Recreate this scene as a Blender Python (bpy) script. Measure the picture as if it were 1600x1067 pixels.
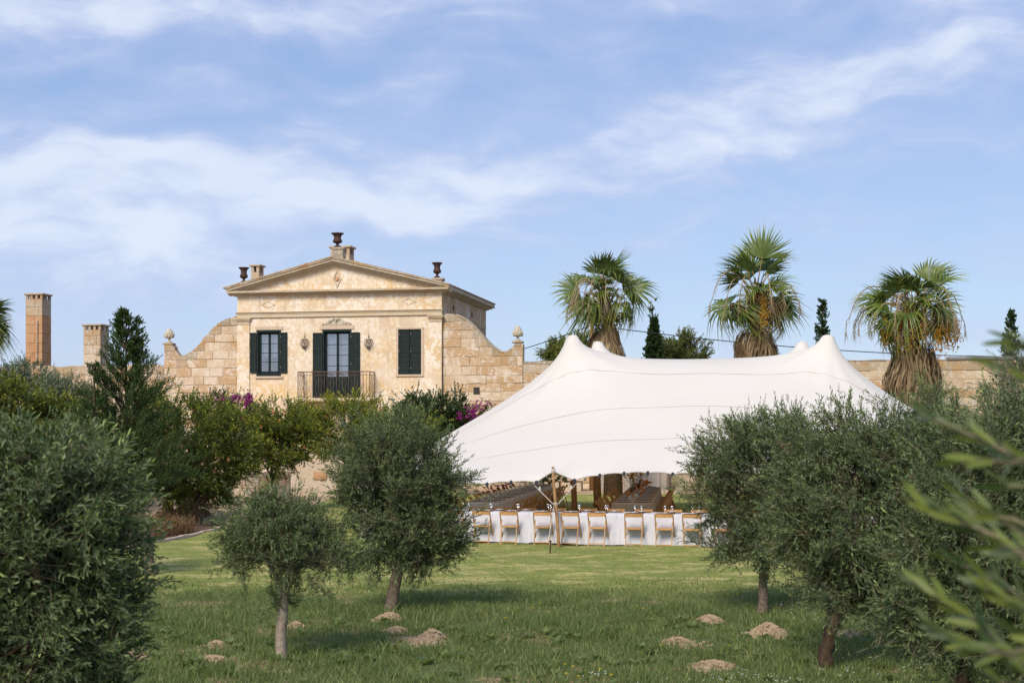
import bpy, math, random
import numpy as np
from mathutils import Vector, Matrix

rad = math.radians
F = 2222.2          # focal length in photo pixels (50 mm on 36 mm, 1600 px wide)
CH, HZ, CX = 2.77, 675.0, 800.0

scene = bpy.context.scene
for o in list(bpy.data.objects):
    bpy.data.objects.remove(o)
COL = scene.collection

# ------------------------------------------------------------------ camera
cam_data = bpy.data.cameras.new('camera')
cam = bpy.data.objects.new('camera', cam_data)
COL.objects.link(cam)
cam.location = (0, 0, CH)
cam.rotation_euler = (rad(90), 0, 0)
cam_data.lens = 50
cam_data.sensor_width = 36
cam_data.sensor_fit = 'HORIZONTAL'
cam_data.shift_y = (HZ - 533.5) / 1600.0
cam_data.clip_start = 0.1
cam_data.clip_end = 4000
cam_data.dof.use_dof = True
cam_data.dof.focus_distance = 30
cam_data.dof.aperture_fstop = 5.6
scene.camera = cam

# ------------------------------------------------------------------ light
SUN_EL, SUN_AZ = rad(40), rad(204)      # azimuth clockwise from +Y (north): behind the camera, to its left
sd = bpy.data.lights.new('sun', 'SUN')
sd.energy = 2.95
sd.angle = rad(20.0)
sd.color = (1.0, 0.90, 0.75)
sun = bpy.data.objects.new('sun', sd)
COL.objects.link(sun)
to_sun = Vector((math.sin(SUN_AZ) * math.cos(SUN_EL), math.cos(SUN_AZ) * math.cos(SUN_EL), math.sin(SUN_EL)))
sun.rotation_euler = to_sun.to_track_quat('Z', 'Y').to_euler()

scene.view_settings.view_transform = 'Standard'
scene.view_settings.look = 'None'
scene.view_settings.exposure = 0.33
scene.view_settings.gamma = 1.0
scene.view_settings.use_curve_mapping = False
scene.render.engine = 'CYCLES'
scene.cycles.use_denoising = True
scene.cycles.max_bounces = 6
scene.cycles.diffuse_bounces = 3
scene.cycles.glossy_bounces = 2
scene.cycles.transmission_bounces = 3
scene.cycles.transparent_max_bounces = 6
scene.cycles.sample_clamp_indirect = 4


# ------------------------------------------------------------------ node helpers
class NT:
    """tiny helper to write node graphs"""
    def __init__(self, tree):
        self.t = tree
        self.t.nodes.clear()

    def n(self, typ, ins=None, **props):
        nd = self.t.nodes.new(typ)
        for k, v in props.items():
            setattr(nd, k, v)
        for k, v in (ins or {}).items():
            s = nd.inputs[k]
            if isinstance(v, bpy.types.NodeSocket):
                self.t.links.new(v, s)
            else:
                if hasattr(s.default_value, '__len__') and len(s.default_value) == 4 and len(v) == 3:
                    v = (*v, 1)
                s.default_value = v
        return nd

    def m(self, op, a, b=None, c=None, clamp=False):
        ins = {0: a}
        if b is not None:
            ins[1] = b
        if c is not None:
            ins[2] = c
        return self.n('ShaderNodeMath', ins, operation=op, use_clamp=clamp).outputs[0]

    def mix(self, fac, a, b, blend='MIX'):
        nd = self.t.nodes.new('ShaderNodeMix')
        nd.data_type = 'RGBA'
        nd.blend_type = blend
        for idx, v in ((0, fac), (6, a), (7, b)):
            s = nd.inputs[idx]
            if isinstance(v, bpy.types.NodeSocket):
                self.t.links.new(v, s)
            else:
                s.default_value = (*v, 1) if hasattr(v, '__len__') and len(v) == 3 else v
        return nd.outputs[2]

    def noise(self, vec, scale, detail=4, rough=0.55, dist=0.0, out=0):
        return self.n('ShaderNodeTexNoise', {'Vector': vec, 'Scale': scale, 'Detail': detail, 'Roughness': rough,
                                             'Distortion': dist}).outputs[out]

    def ramp(self, fac, a, b, lo=0.0, hi=1.0, smooth=True):
        return self.n('ShaderNodeMapRange', {0: fac, 1: a, 2: b, 3: lo, 4: hi},
                      interpolation_type='SMOOTHSTEP' if smooth else 'LINEAR').outputs[0]

    def scalevec(self, vec, s):
        return self.n('ShaderNodeVectorMath', {0: vec, 1: s}, operation='MULTIPLY').outputs[0]


# ------------------------------------------------------------------ world: Nishita sky with thin cloud
world = bpy.data.worlds.new('World')
scene.world = world
world.use_nodes = True
W = NT(world.node_tree)
sky = W.n('ShaderNodeTexSky', sky_type='NISHITA', sun_disc=False, sun_elevation=SUN_EL, sun_rotation=SUN_AZ,
          altitude=0.0, air_density=1.0, dust_density=0.6, ozone_density=1.6)
gen = W.n('ShaderNodeTexCoord').outputs['Generated']
sep = W.n('ShaderNodeSeparateXYZ', {0: gen})
gx, gy, gz = sep.outputs
az = W.m('ARCTAN2', gx, gy)
el = W.m('ARCSINE', gz)
uv = W.n('ShaderNodeCombineXYZ', {0: az, 1: el, 2: 0.0}).outputs[0]
# warp
wn = W.n('ShaderNodeTexNoise', {'Vector': uv, 'Scale': 9.0, 'Detail': 3.0}).outputs['Color']
wv = W.n('ShaderNodeVectorMath', {0: wn, 1: (0.5, 0.5, 0.5)}, operation='SUBTRACT').outputs[0]
wv = W.n('ShaderNodeVectorMath', {0: wv, 1: (0.10, 0.05, 0)}, operation='MULTIPLY').outputs[0]
uvw = W.n('ShaderNodeVectorMath', {0: uv, 1: wv}, operation='ADD').outputs[0]


def blob(px, py, rx, ry, rot, amp):
    cx, cy = (px - CX) / F, (HZ - py) / F
    rx, ry = rx / F, ry / F
    mp = W.n('ShaderNodeMapping', {'Vector': uvw, 'Location': (cx, cy, 0), 'Rotation': (0, 0, rad(rot)),
                                   'Scale': (rx, ry, 1)}, vector_type='TEXTURE')
    ln = W.n('ShaderNodeVectorMath', {0: mp.outputs[0]}, operation='LENGTH').outputs['Value']
    g = W.m('EXPONENT', W.m('MULTIPLY', W.m('MULTIPLY', ln, ln), -1.0))
    return W.m('MULTIPLY', g, amp)


blobs = [(180, 400, 330, 120, 0, 0.34), (120, 275, 260, 42, 6, 0.44), (330, 262, 120, 30, -4, 0.40), (150, 370, 380, 90, 2, 0.40), (620, 335, 190, 40, -8, 0.52), (520, 300, 300, 70, 6, 0.22),
         (245, 385, 70, 26, 25, 0.45), (60, 40, 420, 62, 4, 0.52), (700, 30, 700, 34, 3, 0.38), (980, 225, 330, 60, 10, 0.34),
         (1330, 145, 320, 62, 10, 0.34), (1500, 120, 160, 40, 5, 0.30), (1230, 225, 300, 46, 12, 0.34), (1450, 50, 260, 26, 4, 0.36),
         (860, 150, 60, 20, 5, 0.35), (1060, 355, 60, 16, 20, 0.35), (760, 290, 200, 50, 8, .30), (400, 170, 250, 20, 8, .18), (1280, 405, 70, 10, 8, .2), (1530, 405, 50, 10, 4, .2)]
dens = None
for b in blobs:
    v = blob(*b)
    dens = v if dens is None else W.m('ADD', dens, v)
st = W.n('ShaderNodeMapping', {'Vector': uvw, 'Rotation': (0, 0, rad(-9)), 'Scale': (5.5, 15, 1)}, vector_type='POINT').outputs[0]
n1 = W.noise(st, 2.2, 7, 0.54)
st2 = W.n('ShaderNodeMapping', {'Vector': uvw, 'Rotation': (0, 0, rad(20)), 'Scale': (9, 26, 1)}).outputs[0]
n2 = W.noise(st2, 2.0, 6, 0.56)
nn = W.m('ADD', W.m('MULTIPLY', n1, 0.65), W.m('MULTIPLY', n2, 0.35))
# away from the view the cover goes on with the same mean: broken thin cloud
cover = W.m('ADD', dens, 0.16)
raw = W.m('ADD', cover, W.m('MULTIPLY', W.m('SUBTRACT', nn, 0.5), 2.4))
mask = W.m('MULTIPLY', W.ramp(raw, -0.25, 1.20), 0.88)
lowfade = W.ramp(el, -0.02, 0.05)
mask = W.m('MULTIPLY', mask, lowfade)
thick = W.ramp(raw, 0.30, 1.05)
cloudc = W.mix(thick, (4.5, 5.0, 6.9), (6.1, 6.6, 7.7))
skyc = sky.outputs[0]
skyc = W.mix(0.60, skyc, W.mix(W.ramp(el, 0.0, 0.3), (3.5, 4.65, 7.1), (2.5, 3.65, 6.5)))     # thin high haze veil over the clear blue
out = W.mix(mask, skyc, cloudc)
bg = W.n('ShaderNodeBackground', {'Color': out, 'Strength': 0.103})
W.n('ShaderNodeOutputWorld', {'Surface': bg.outputs[0]})
SKY_BG = bg


# ------------------------------------------------------------------ geometry helpers
def P(px, py, D):
    return Vector(((px - CX) / F * D, D, CH - (py - HZ) / F * D))


def G(px, py):
    D = CH * F / (py - HZ)
    return Vector(((px - CX) / F * D, D, 0))


def tag(o, label=None, cat=None, group=None, kind=None):
    if label: o['label'] = label
    if cat: o['category'] = cat
    if group: o['group'] = group
    if kind: o['kind'] = kind
    return o


def empty(name, loc=(0, 0, 0), rz=0.0, label=None, cat=None, group=None, kind=None):
    o = bpy.data.objects.new(name, None)
    COL.objects.link(o)
    o.location = loc
    o.rotation_euler = (0, 0, rz)
    return tag(o, label, cat, group, kind)


def link(name, me, mat=None, parent=None, loc=(0, 0, 0), rot=(0, 0, 0), kind=None):
    o = bpy.data.objects.new(name, me)
    COL.objects.link(o)
    if mat is not None and not me.materials:
        me.materials.append(mat)
    o.parent = parent
    o.location = loc
    o.rotation_euler = rot
    if kind: o['kind'] = kind
    return o


def copy_tree(o, parent=None):
    c = o.copy()
    COL.objects.link(c)
    c.parent = parent
    for ch in list(o.children):
        copy_tree(ch, c)
    return c


def np_mesh(name, V, Fc, tint=None, smooth=False):
    """V (n,3), Fc (m,3) or (m,4), tint (n,3)"""
    V = np.asarray(V, dtype=np.float32).reshape(-1, 3)
    Fc = np.asarray(Fc, dtype=np.int32)
    me = bpy.data.meshes.new(name)
    m, k = Fc.shape
    me.vertices.add(len(V))
    me.vertices.foreach_set('co', V.ravel())
    me.loops.add(m * k)
    me.loops.foreach_set('vertex_index', Fc.ravel())
    me.polygons.add(m)
    me.polygons.foreach_set('loop_start', np.arange(m, dtype=np.int32) * k)
    if smooth:
        me.polygons.foreach_set('use_smooth', np.ones(m, dtype=bool))
    if tint is not None:
        a = me.attributes.new('tint', 'FLOAT_COLOR', 'POINT')
        c = np.ones((len(V), 4), dtype=np.float32)
        c[:, :3] = tint
        a.data.foreach_set('color', c.ravel())
    me.update(calc_edges=True)
    me.validate()
    return me


class MB:
    """collects simple shapes, then links them as one mesh"""
    def __init__(self):
        self.v, self.f, self.t, self.s = [], [], [], []
        self.tint = (0.5, 0, 0)

    def add(self, vs, fs, smooth=False):
        k = len(self.v)
        self.v += [tuple(p) for p in vs]
        self.f += [tuple(i + k for i in f) for f in fs]
        self.t += [self.tint] * len(vs)
        self.s += [smooth] * len(fs)
        return self

    def box(self, x0, y0, z0, x1, y1, z1, M=None):
        vs = [Vector((x, y, z)) for z in (z0, z1) for y in (y0, y1) for x in (x0, x1)]
        if M is not None:
            vs = [M @ p for p in vs]
        return self.add(vs, [(0, 2, 3, 1), (4, 5, 7, 6), (0, 1, 5, 4), (2, 6, 7, 3), (0, 4, 6, 2), (1, 3, 7, 5)])

    def cbox(self, x0, y0, z0, x1, y1, z1, c=0.01, M=None):
        """box with chamfered edges all round (each face inset by c)"""
        import itertools
        vs, idx = [], {}
        lo, hi = (x0, y0, z0), (x1, y1, z1)
        for cx in (0, 1):
            for cy in (0, 1):
                for cz in (0, 1):
                    s = (cx, cy, cz)
                    for ax in range(3):
                        p = []
                        for a in range(3):
                            e = hi[a] if s[a] else lo[a]
                            if a != ax:
                                e += -c if s[a] else c
                            p.append(e)
                        idx[(s, ax)] = len(vs)
                        vs.append(Vector(p))
        fs = []
        for ax in range(3):
            for side in (0, 1):
                o = [a for a in range(3) if a != ax]
                q = []
                for (i, j) in ((0, 0), (1, 0), (1, 1), (0, 1)):
                    s = [0, 0, 0]; s[ax] = side; s[o[0]] = i; s[o[1]] = j
                    q.append(idx[(tuple(s), ax)])
                flip = (side == 0) ^ (ax == 1)
                fs.append(tuple(reversed(q)) if flip else tuple(q))
        for ax in range(3):
            o = [a for a in range(3) if a != ax]
            for i in (0, 1):
                for j in (0, 1):
                    s0 = [0, 0, 0]; s0[o[0]] = i; s0[o[1]] = j
                    s1 = list(s0); s1[ax] = 1
                    fs.append((idx[(tuple(s0), o[0])], idx[(tuple(s1), o[0])], idx[(tuple(s1), o[1])], idx[(tuple(s0), o[1])]))
        for s in itertools.product((0, 1), repeat=3):
            fs.append((idx[(s, 0)], idx[(s, 1)], idx[(s, 2)]))
        if M is not None:
            vs = [M @ p for p in vs]
        return self.add(vs, fs)

    def tube(self, pts, rs, n=8, cap=True, smooth=True):
        pts = [Vector(p) for p in pts]
        if not hasattr(rs, '__len__'):
            rs = [rs] * len(pts)
        vs, fs = [], []
        up = None
        for i, p in enumerate(pts):
            a = pts[max(i - 1, 0)]
            b = pts[min(i + 1, len(pts) - 1)]
            d = (b - a).normalized() if (b - a).length > 1e-9 else Vector((0, 0, 1))
            if up is None:
                up = d.orthogonal().normalized()
            up = (up - d * up.dot(d))
            up = up.normalized() if up.length > 1e-6 else d.orthogonal().normalized()
            w = d.cross(up)
            for k in range(n):
                t = 2 * math.pi * k / n
                vs.append(p + (up * math.cos(t) + w * math.sin(t)) * rs[i])
        for i in range(len(pts) - 1):
            for k in range(n):
                a, b = i * n + k, i * n + (k + 1) % n
                fs.append((a, b, b + n, a + n))
        if cap:
            fs.append(tuple(range(n - 1, -1, -1)))
            e = (len(pts) - 1) * n
            fs.append(tuple(range(e, e + n)))
        return self.add(vs, fs, smooth)

    def lathe(self, prof, c=(0, 0, 0), n=16, smooth=True):
        vs, fs = [], []
        for r, z in prof:
            for k in range(n):
                t = 2 * math.pi * k / n
                vs.append((c[0] + r * math.cos(t), c[1] + r * math.sin(t), c[2] + z))
        for i in range(len(prof) - 1):
            for k in range(n):
                a, b = i * n + k, i * n + (k + 1) % n
                fs.append((a, b, b + n, a + n))
        fs.append(tuple(range(n - 1, -1, -1)))
        e = (len(prof) - 1) * n
        fs.append(tuple(range(e, e + n)))
        return self.add(vs, fs, smooth)

    def prism(self, poly, y0, y1):
        """poly list of (x,z) counter-clockwise seen from -y, extruded y0..y1"""
        n = len(poly)
        vs = [(x, y0, z) for x, z in poly] + [(x, y1, z) for x, z in poly]
        fs = [tuple(range(n)), tuple(range(2 * n - 1, n - 1, -1))]
        for i in range(n):
            j = (i + 1) % n
            fs.append((i, i + n, j + n, j))
        return self.add(vs, fs)

    def sphere(self, c, r, n=8, m=6, sz=1.0):
        prof = [(max(r * math.sin(math.pi * i / m), 1e-4), -r * sz * math.cos(math.pi * i / m)) for i in range(m + 1)]
        return self.lathe(prof, c, n)

    def mesh(self, name):
        me = bpy.data.meshes.new(name)
        me.from_pydata(self.v, [], self.f)
        me.polygons.foreach_set('use_smooth', self.s)
        a = me.attributes.new('tint', 'FLOAT_COLOR', 'POINT')
        c = np.ones((len(self.v), 4), dtype=np.float32)
        c[:, :3] = np.array(self.t, dtype=np.float32).reshape(-1, 3)
        a.data.foreach_set('color', c.ravel())
        me.update()
        return me

    def build(self, name, mat, parent=None, loc=(0, 0, 0), rot=(0, 0, 0), kind=None):
        return link(name, self.mesh(name), mat, parent, loc, rot, kind)


# ------------------------------------------------------------------ materials
def new_mat(name):
    m = bpy.data.materials.new(name)
    m.use_nodes = True
    return m, NT(m.node_tree)


def finish(N, col, rough=0.8, spec=0.3, bump=None, bstr=0.3, bdist=0.01, metal=0.0, trans=None, tfac=0.25):
    ins = {'Base Color': col, 'Roughness': rough, 'Specular IOR Level': spec, 'Metallic': metal}
    if bump is not None:
        ins['Normal'] = N.n('ShaderNodeBump', {'Height': bump, 'Strength': bstr, 'Distance': bdist}).outputs[0]
    p = N.n('ShaderNodeBsdfPrincipled', ins).outputs[0]
    if trans is not None:
        t = N.n('ShaderNodeBsdfTranslucent', {'Color': trans}).outputs[0]
        p = N.n('ShaderNodeMixShader', {0: tfac, 1: p, 2: t}).outputs[0]
    N.n('ShaderNodeOutputMaterial', {'Surface': p})


def mat_plain(name, c1, c2=None, scale=6.0, rough=0.8, spec=0.3, metal=0.0, bstr=0.2, bdist=0.005, per_object=0.0):
    m, N = new_mat(name)
    co = N.n('ShaderNodeTexCoord').outputs['Object']
    nz = N.noise(co, scale, 5, 0.6)
    c2 = c2 or tuple(0.75 * x for x in c1)
    col = N.mix(N.ramp(nz, 0.3, 0.7), c1, c2)
    if per_object:
        r = N.n('ShaderNodeObjectInfo').outputs['Random']
        k = N.ramp(r, 0, 1, 1 - per_object, 1 + per_object, smooth=False)
        hsv = N.n('ShaderNodeHueSaturation', {'Value': k, 'Color': col})
        col = hsv.outputs[0]
    finish(N, col, rough, spec, N.noise(co, scale * 6, 4), bstr, bdist, metal)
    return m


def mat_leaf(name, dark, mid, light, back, rough=0.5, spec=0.35, tfac=0.22):
    m, N = new_mat(name)
    at = N.n('ShaderNodeAttribute', attribute_name='tint').outputs['Color']
    s = N.n('ShaderNodeSeparateColor', {0: at})
    t = s.outputs[0]
    c = N.mix(N.ramp(t, 0.0, 0.5, smooth=False), dark, mid)
    c = N.mix(N.ramp(t, 0.5, 1.0, smooth=False), c, light)
    bf = N.n('ShaderNodeNewGeometry').outputs['Backfacing']
    c2 = N.mix(bf, c, N.mix(0.55, c, back))
    tr = N.mix(1.0, c2, (1.5, 1.6, 0.7), 'MULTIPLY')
    finish(N, c2, rough, spec, trans=tr, tfac=tfac)
    return m


M = {}
M['olive'] = mat_leaf('olive_leaf', (0.018, 0.034, 0.010), (0.076, 0.116, 0.036), (0.36, 0.43, 0.14), (0.16, 0.21, 0.11))
M['olive_near'] = mat_leaf('olive_leaf_close', (0.016, 0.036, 0.008), (0.050, 0.088, 0.018), (0.24, 0.27, 0.055), (0.20, 0.24, 0.13))
M['olive_grey'] = mat_leaf('olive_leaf_grey', (0.035, 0.05, 0.03), (0.10, 0.13, 0.075), (0.19, 0.22, 0.12), (0.2, 0.23, 0.17))
M['pomegranate'] = mat_leaf('pomegranate_leaf', (0.024, 0.052, 0.007), (0.110, 0.155, 0.016), (0.48, 0.44, 0.035), (0.10, 0.12, 0.03))
M['yellow_shrub'] = mat_leaf('yellow_green_leaf', (0.05, 0.075, 0.012), (0.13, 0.16, 0.02), (0.32, 0.30, 0.04), (0.14, 0.16, 0.04))
M['juniper'] = mat_leaf('juniper_needle', (0.014, 0.036, 0.008), (0.058, 0.105, 0.022), (0.19, 0.26, 0.05), (0.05, 0.08, 0.03))
M['cypress'] = mat_leaf('cypress_needle', (0.018, 0.042, 0.014), (0.040, 0.080, 0.024), (0.09, 0.14, 0.04), (0.05, 0.08, 0.03))
M['dark_shrub'] = mat_leaf('dark_shrub_leaf', (0.012, 0.028, 0.009), (0.034, 0.060, 0.015), (0.11, 0.15, 0.03), (0.06, 0.09, 0.03))
M['bougainvillea'] = mat_leaf('bougainvillea_bract', (0.14, 0.006, 0.09), (0.25, 0.012, 0.16), (0.36, 0.04, 0.26), (0.3, 0.02, 0.2))
M['grass'] = mat_leaf('grass_blade', (0.090, 0.125, 0.038), (0.185, 0.235, 0.075), (0.50, 0.46, 0.20), (0.09, 0.13, 0.04), tfac=0.3)
M['palm'] = mat_leaf('palm_blade', (0.030, 0.060, 0.010), (0.095, 0.145, 0.022), (0.38, 0.38, 0.07), (0.12, 0.16, 0.06), rough=0.4, spec=0.5)
M['dead_palm'] = mat_leaf('dead_palm_leaf', (0.07, 0.042, 0.022), (0.21, 0.145, 0.08), (0.40, 0.31, 0.19), (0.2, 0.14, 0.08), rough=0.9, spec=0.1, tfac=0.1)
M['dry_weed'] = mat_leaf('dry_weed', (0.12, 0.06, 0.03), (0.25, 0.14, 0.07), (0.4, 0.28, 0.15), (0.25, 0.15, 0.08), rough=0.9, spec=0.1)
M['dry_flower'] = mat_leaf('dried_orange_flower', (0.28, 0.13, 0.015), (0.45, 0.25, 0.03), (0.55, 0.36, 0.06), (0.4, 0.22, 0.03), rough=0.9)

M['bark'] = mat_plain('grey_bark', (0.27, 0.21, 0.16), (0.12, 0.09, 0.065), 18, 0.95, 0.1, bstr=0.8, bdist=0.02)
M['bark_pale'] = mat_plain('pale_bark', (0.42, 0.35, 0.28), (0.24, 0.19, 0.15), 14, 0.95, 0.1, bstr=0.8, bdist=0.02)
M['bark_dark'] = mat_plain('dark_bark', (0.13, 0.085, 0.055), (0.05, 0.035, 0.025), 14, 0.95, 0.1, bstr=0.8, bdist=0.02)
M['green_twig'] = mat_plain('shrub_twig', (0.09, 0.08, 0.035), (0.05, 0.045, 0.02), 10, 0.9, 0.1)
M['twig'] = mat_plain('olive_twig', (0.24, 0.21, 0.13), (0.15, 0.13, 0.08), 10, 0.9, 0.1)
M['palm_trunk'] = mat_plain('palm_trunk', (0.17, 0.11, 0.07), (0.08, 0.05, 0.03), 10, 0.95, 0.1, bstr=0.8, bdist=0.03)
M['petiole'] = mat_plain('palm_stalk', (0.20, 0.19, 0.06), (0.34, 0.16, 0.05), 3, 0.6, 0.3)
M['iron'] = mat_plain('rusted_iron', (0.10, 0.05, 0.035), (0.045, 0.025, 0.02), 14, 0.75, 0.3, bstr=0.2)
M['railing'] = mat_plain('rusty_railing', (0.20, 0.11, 0.075), (0.10, 0.06, 0.045), 20, 0.8, 0.2)
M['green_paint'] = mat_plain('dark_green_paint', (0.009, 0.018, 0.018), (0.013, 0.026, 0.024), 5, 0.6, 0.2)
M['chair_wood'] = mat_plain('oiled_chair_wood', (0.52, 0.29, 0.11), (0.42, 0.22, 0.08), 12, 0.5, 0.4, per_object=0.15)
M['pole_wood'] = mat_plain('round_pole_wood', (0.36, 0.21, 0.09), (0.24, 0.13, 0.055), 7, 0.8, 0.2, bstr=0.5)
M['clamp'] = mat_plain('dark_blue_clamp', (0.03, 0.036, 0.06), None, 5, 0.5, 0.5)
M['rope'] = mat_plain('pale_rope', (0.60, 0.55, 0.48), (0.45, 0.4, 0.33), 50, 0.9, 0.1)
M['cable'] = mat_plain('black_cable', (0.03, 0.035, 0.045), None, 3, 0.6, 0.3)
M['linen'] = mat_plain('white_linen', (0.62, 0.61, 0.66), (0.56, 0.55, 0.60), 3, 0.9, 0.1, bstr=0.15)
M['shade_tinted_linen'] = mat_plain('shaded_linen', (0.50, 0.44, 0.38), (0.44, 0.38, 0.33), 3, 0.9, 0.1, bstr=0.15)  # white linen again, with the warm tent shade put into its colour
M['placemat'] = mat_plain('woven_placemat', (0.16, 0.09, 0.05), (0.10, 0.055, 0.03), 30, 0.9, 0.1)
M['china'] = mat_plain('white_china', (0.70, 0.68, 0.66), (0.66, 0.64, 0.62), 5, 0.25, 0.5)
M['red_petal'] = mat_plain('deep_red_petal', (0.28, 0.012, 0.012), (0.14, 0.006, 0.008), 40, 0.7, 0.2)
M['orange_petal'] = mat_plain('orange_petal', (0.55, 0.20, 0.015), (0.45, 0.10, 0.01), 40, 0.7, 0.2)
M['stem'] = mat_plain('flower_stem', (0.09, 0.08, 0.03), None, 20, 0.8, 0.2)
M['terracotta'] = mat_plain('roof_tile_clay', (0.44, 0.27, 0.16), (0.30, 0.20, 0.13), 3, 0.9, 0.1, bstr=0.4)
M['room'] = mat_plain('dark_room', (0.06, 0.055, 0.05), None, 2, 0.9, 0.1)  # near-black; also paints the shade inside vent and wall holes
M['curtain'] = mat_plain('white_curtain', (0.55, 0.55, 0.60), (0.48, 0.48, 0.54), 3, 0.9, 0.1)
M['grey_cap'] = mat_plain('lead_cap', (0.22, 0.21, 0.20), (0.16, 0.15, 0.14), 3, 0.8, 0.3)
M['fruit'] = mat_plain('pomegranate_skin', (0.42, 0.10, 0.04), (0.50, 0.22, 0.08), 9, 0.5, 0.4)
M['white_flower'] = mat_plain('white_petal', (0.75, 0.75, 0.72), None, 9, 0.8, 0.2)
M['yellow_flower'] = mat_plain('yellow_petal', (0.75, 0.55, 0.02), None, 9, 0.8, 0.2)
M['fruit_cluster'] = mat_plain('palm_fruit', (0.46, 0.26, 0.03), (0.36, 0.16, 0.02), 20, 0.8, 0.2)

# glass: clear pane with a sky reflection
m, N = new_mat('window_glass')
a = N.n('ShaderNodeBsdfTransparent', {'Color': (0.75, 0.78, 0.80)}).outputs[0]
b = N.n('ShaderNodeBsdfGlossy', {'Color': (0.9, 0.92, 1.0), 'Roughness': 0.03}).outputs[0]
N.n('ShaderNodeOutputMaterial', {'Surface': N.n('ShaderNodeMixShader', {0: 0.22, 1: a, 2: b}).outputs[0]})
M['glass'] = m
m, N = new_mat('drinking_glass')
a = N.n('ShaderNodeBsdfTransparent', {'Color': (0.85, 0.87, 0.88)}).outputs[0]
b = N.n('ShaderNodeBsdfGlossy', {'Color': (1, 1, 1), 'Roughness': 0.08}).outputs[0]
N.n('ShaderNodeOutputMaterial', {'Surface': N.n('ShaderNodeMixShader', {0: 0.3, 1: a, 2: b}).outputs[0]})
M['tableglass'] = m

# stone: uses tint.r (stone to stone) and tint.g (near an exposed top: lichen)
def mat_stone(name, pale, warm, grey, dust=(0.62, 0.53, 0.42), orange=(0.48, 0.27, 0.10), warm_bias=0.5):
    m, N = new_mat(name)
    co = N.n('ShaderNodeTexCoord').outputs['Object']
    geo = N.n('ShaderNodeNewGeometry').outputs['Position']
    s = N.n('ShaderNodeSeparateColor', {0: N.n('ShaderNodeAttribute', attribute_name='tint').outputs['Color']})
    r, g = s.outputs[0], s.outputs[1]
    n1 = N.noise(geo, 1.3, 6, 0.65)
    n2 = N.noise(geo, 5.0, 6, 0.7)
    n3 = N.noise(geo, 16.0, 5, 0.7)
    c = N.mix(N.ramp(r, 0.2, 0.85), pale, warm)
    c = N.mix(N.ramp(n1, 0.35, 0.65, 0, 0.6), c, warm)
    n4 = N.noise(geo, 2.3, 7, 0.7)
    c = N.mix(N.m('MULTIPLY', N.ramp(n4, 0.53, 0.60), 0.7), c, dust)
    c = N.mix(N.m('MULTIPLY', N.ramp(n2, 0.54, 0.60), 0.6), c, dust)          # old lime wash in patches
    c = N.mix(N.m('MULTIPLY', N.ramp(n3, 0.58, 0.70), 0.5), c, tuple(0.5 * x for x in warm))   # pits
    c = N.mix(N.m('MULTIPLY', g, N.ramp(n2, 0.25, 0.6)), c, grey)
    c = N.mix(N.m('MULTIPLY', N.m('MULTIPLY', g, N.ramp(n1, 0.50, 0.60)), 0.8), c, orange)
    finish(N, c, 0.95, 0.1, N.m('ADD', n3, N.m('MULTIPLY', n2, 2.0)), 0.7, 0.03)
    return m


M['stone'] = mat_stone('sandstone_block', (0.67, 0.55, 0.41), (0.51, 0.34, 0.19), (0.30, 0.26, 0.20), dust=(0.74, 0.65, 0.55))
M['mortar'] = mat_stone('lime_mortar', (0.64, 0.54, 0.42), (0.55, 0.42, 0.29), (0.3, 0.27, 0.22))
M['chimney_stone'] = mat_stone('chimney_stone', (0.58, 0.46, 0.33), (0.55, 0.36, 0.21), (0.32, 0.28, 0.22))
M['orange_stone'] = mat_stone('orange_chimney_stone', (0.56, 0.33, 0.18), (0.52, 0.27, 0.13), (0.4, 0.28, 0.2), dust=(0.58, 0.38, 0.24))
M['trim_stone'] = mat_stone('carved_trim_stone', (0.64, 0.53, 0.38), (0.58, 0.45, 0.28), (0.33, 0.29, 0.22))
M['surround'] = mat_plain('window_surround', (0.60, 0.47, 0.36), (0.52, 0.40, 0.29), 5, 0.9, 0.1, bstr=0.3)
M['plaster_white'] = mat_plain('white_plaster', (0.66, 0.58, 0.48), (0.55, 0.47, 0.36), 2.2, 0.9, 0.1, bstr=0.3)
M['rough_grey'] = mat_plain('rough_grey_render', (0.46, 0.42, 0.37), (0.30, 0.27, 0.23), 7, 0.95, 0.1, bstr=0.8, bdist=0.03)
M['finial'] = mat_plain('pale_carved_stone', (0.62, 0.55, 0.43), (0.42, 0.36, 0.27), 18, 0.9, 0.1, bstr=0.5)

# facade lime wash: cream base, ochre remains, white peeled areas, pink-beige undercoat, grey drips
m, N = new_mat('faded_ochre_limewash')
co = N.n('ShaderNodeTexCoord').outputs['Object']
big = N.noise(co, 0.55, 5, 0.6)
med = N.noise(co, 1.7, 8, 0.72, 0.3)
fin = N.noise(co, 6.0, 8, 0.72)
vst = N.noise(N.scalevec(co, (3.0, 3.0, 0.25)), 1.6, 5, 0.6)
c = N.mix(N.ramp(big, 0.4, 0.62), (0.70, 0.57, 0.41), (0.65, 0.49, 0.31))
zone = N.noise(N.scalevec(co, (1, 1, 1.5)), 0.32, 3, 0.5)
oc = N.m('MULTIPLY', N.ramp(N.m('ADD', big, N.m('MULTIPLY', N.m('SUBTRACT', med, 0.5), 0.9)), 0.50, 0.62), 0.85)
c = N.mix(N.m('MULTIPLY', oc, N.ramp(zone, 0.40, 0.54, 0.35, 1.0)), c, (0.70, 0.47, 0.20))
wh = N.ramp(N.m('ADD', med, N.m('MULTIPLY', N.m('SUBTRACT', fin, 0.5), 1.1)), 0.46, 0.56)
c = N.mix(N.m('MULTIPLY', wh, N.ramp(zone, 0.58, 0.44, 0.55, 1.0)), c, (0.80, 0.71, 0.60))
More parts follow.
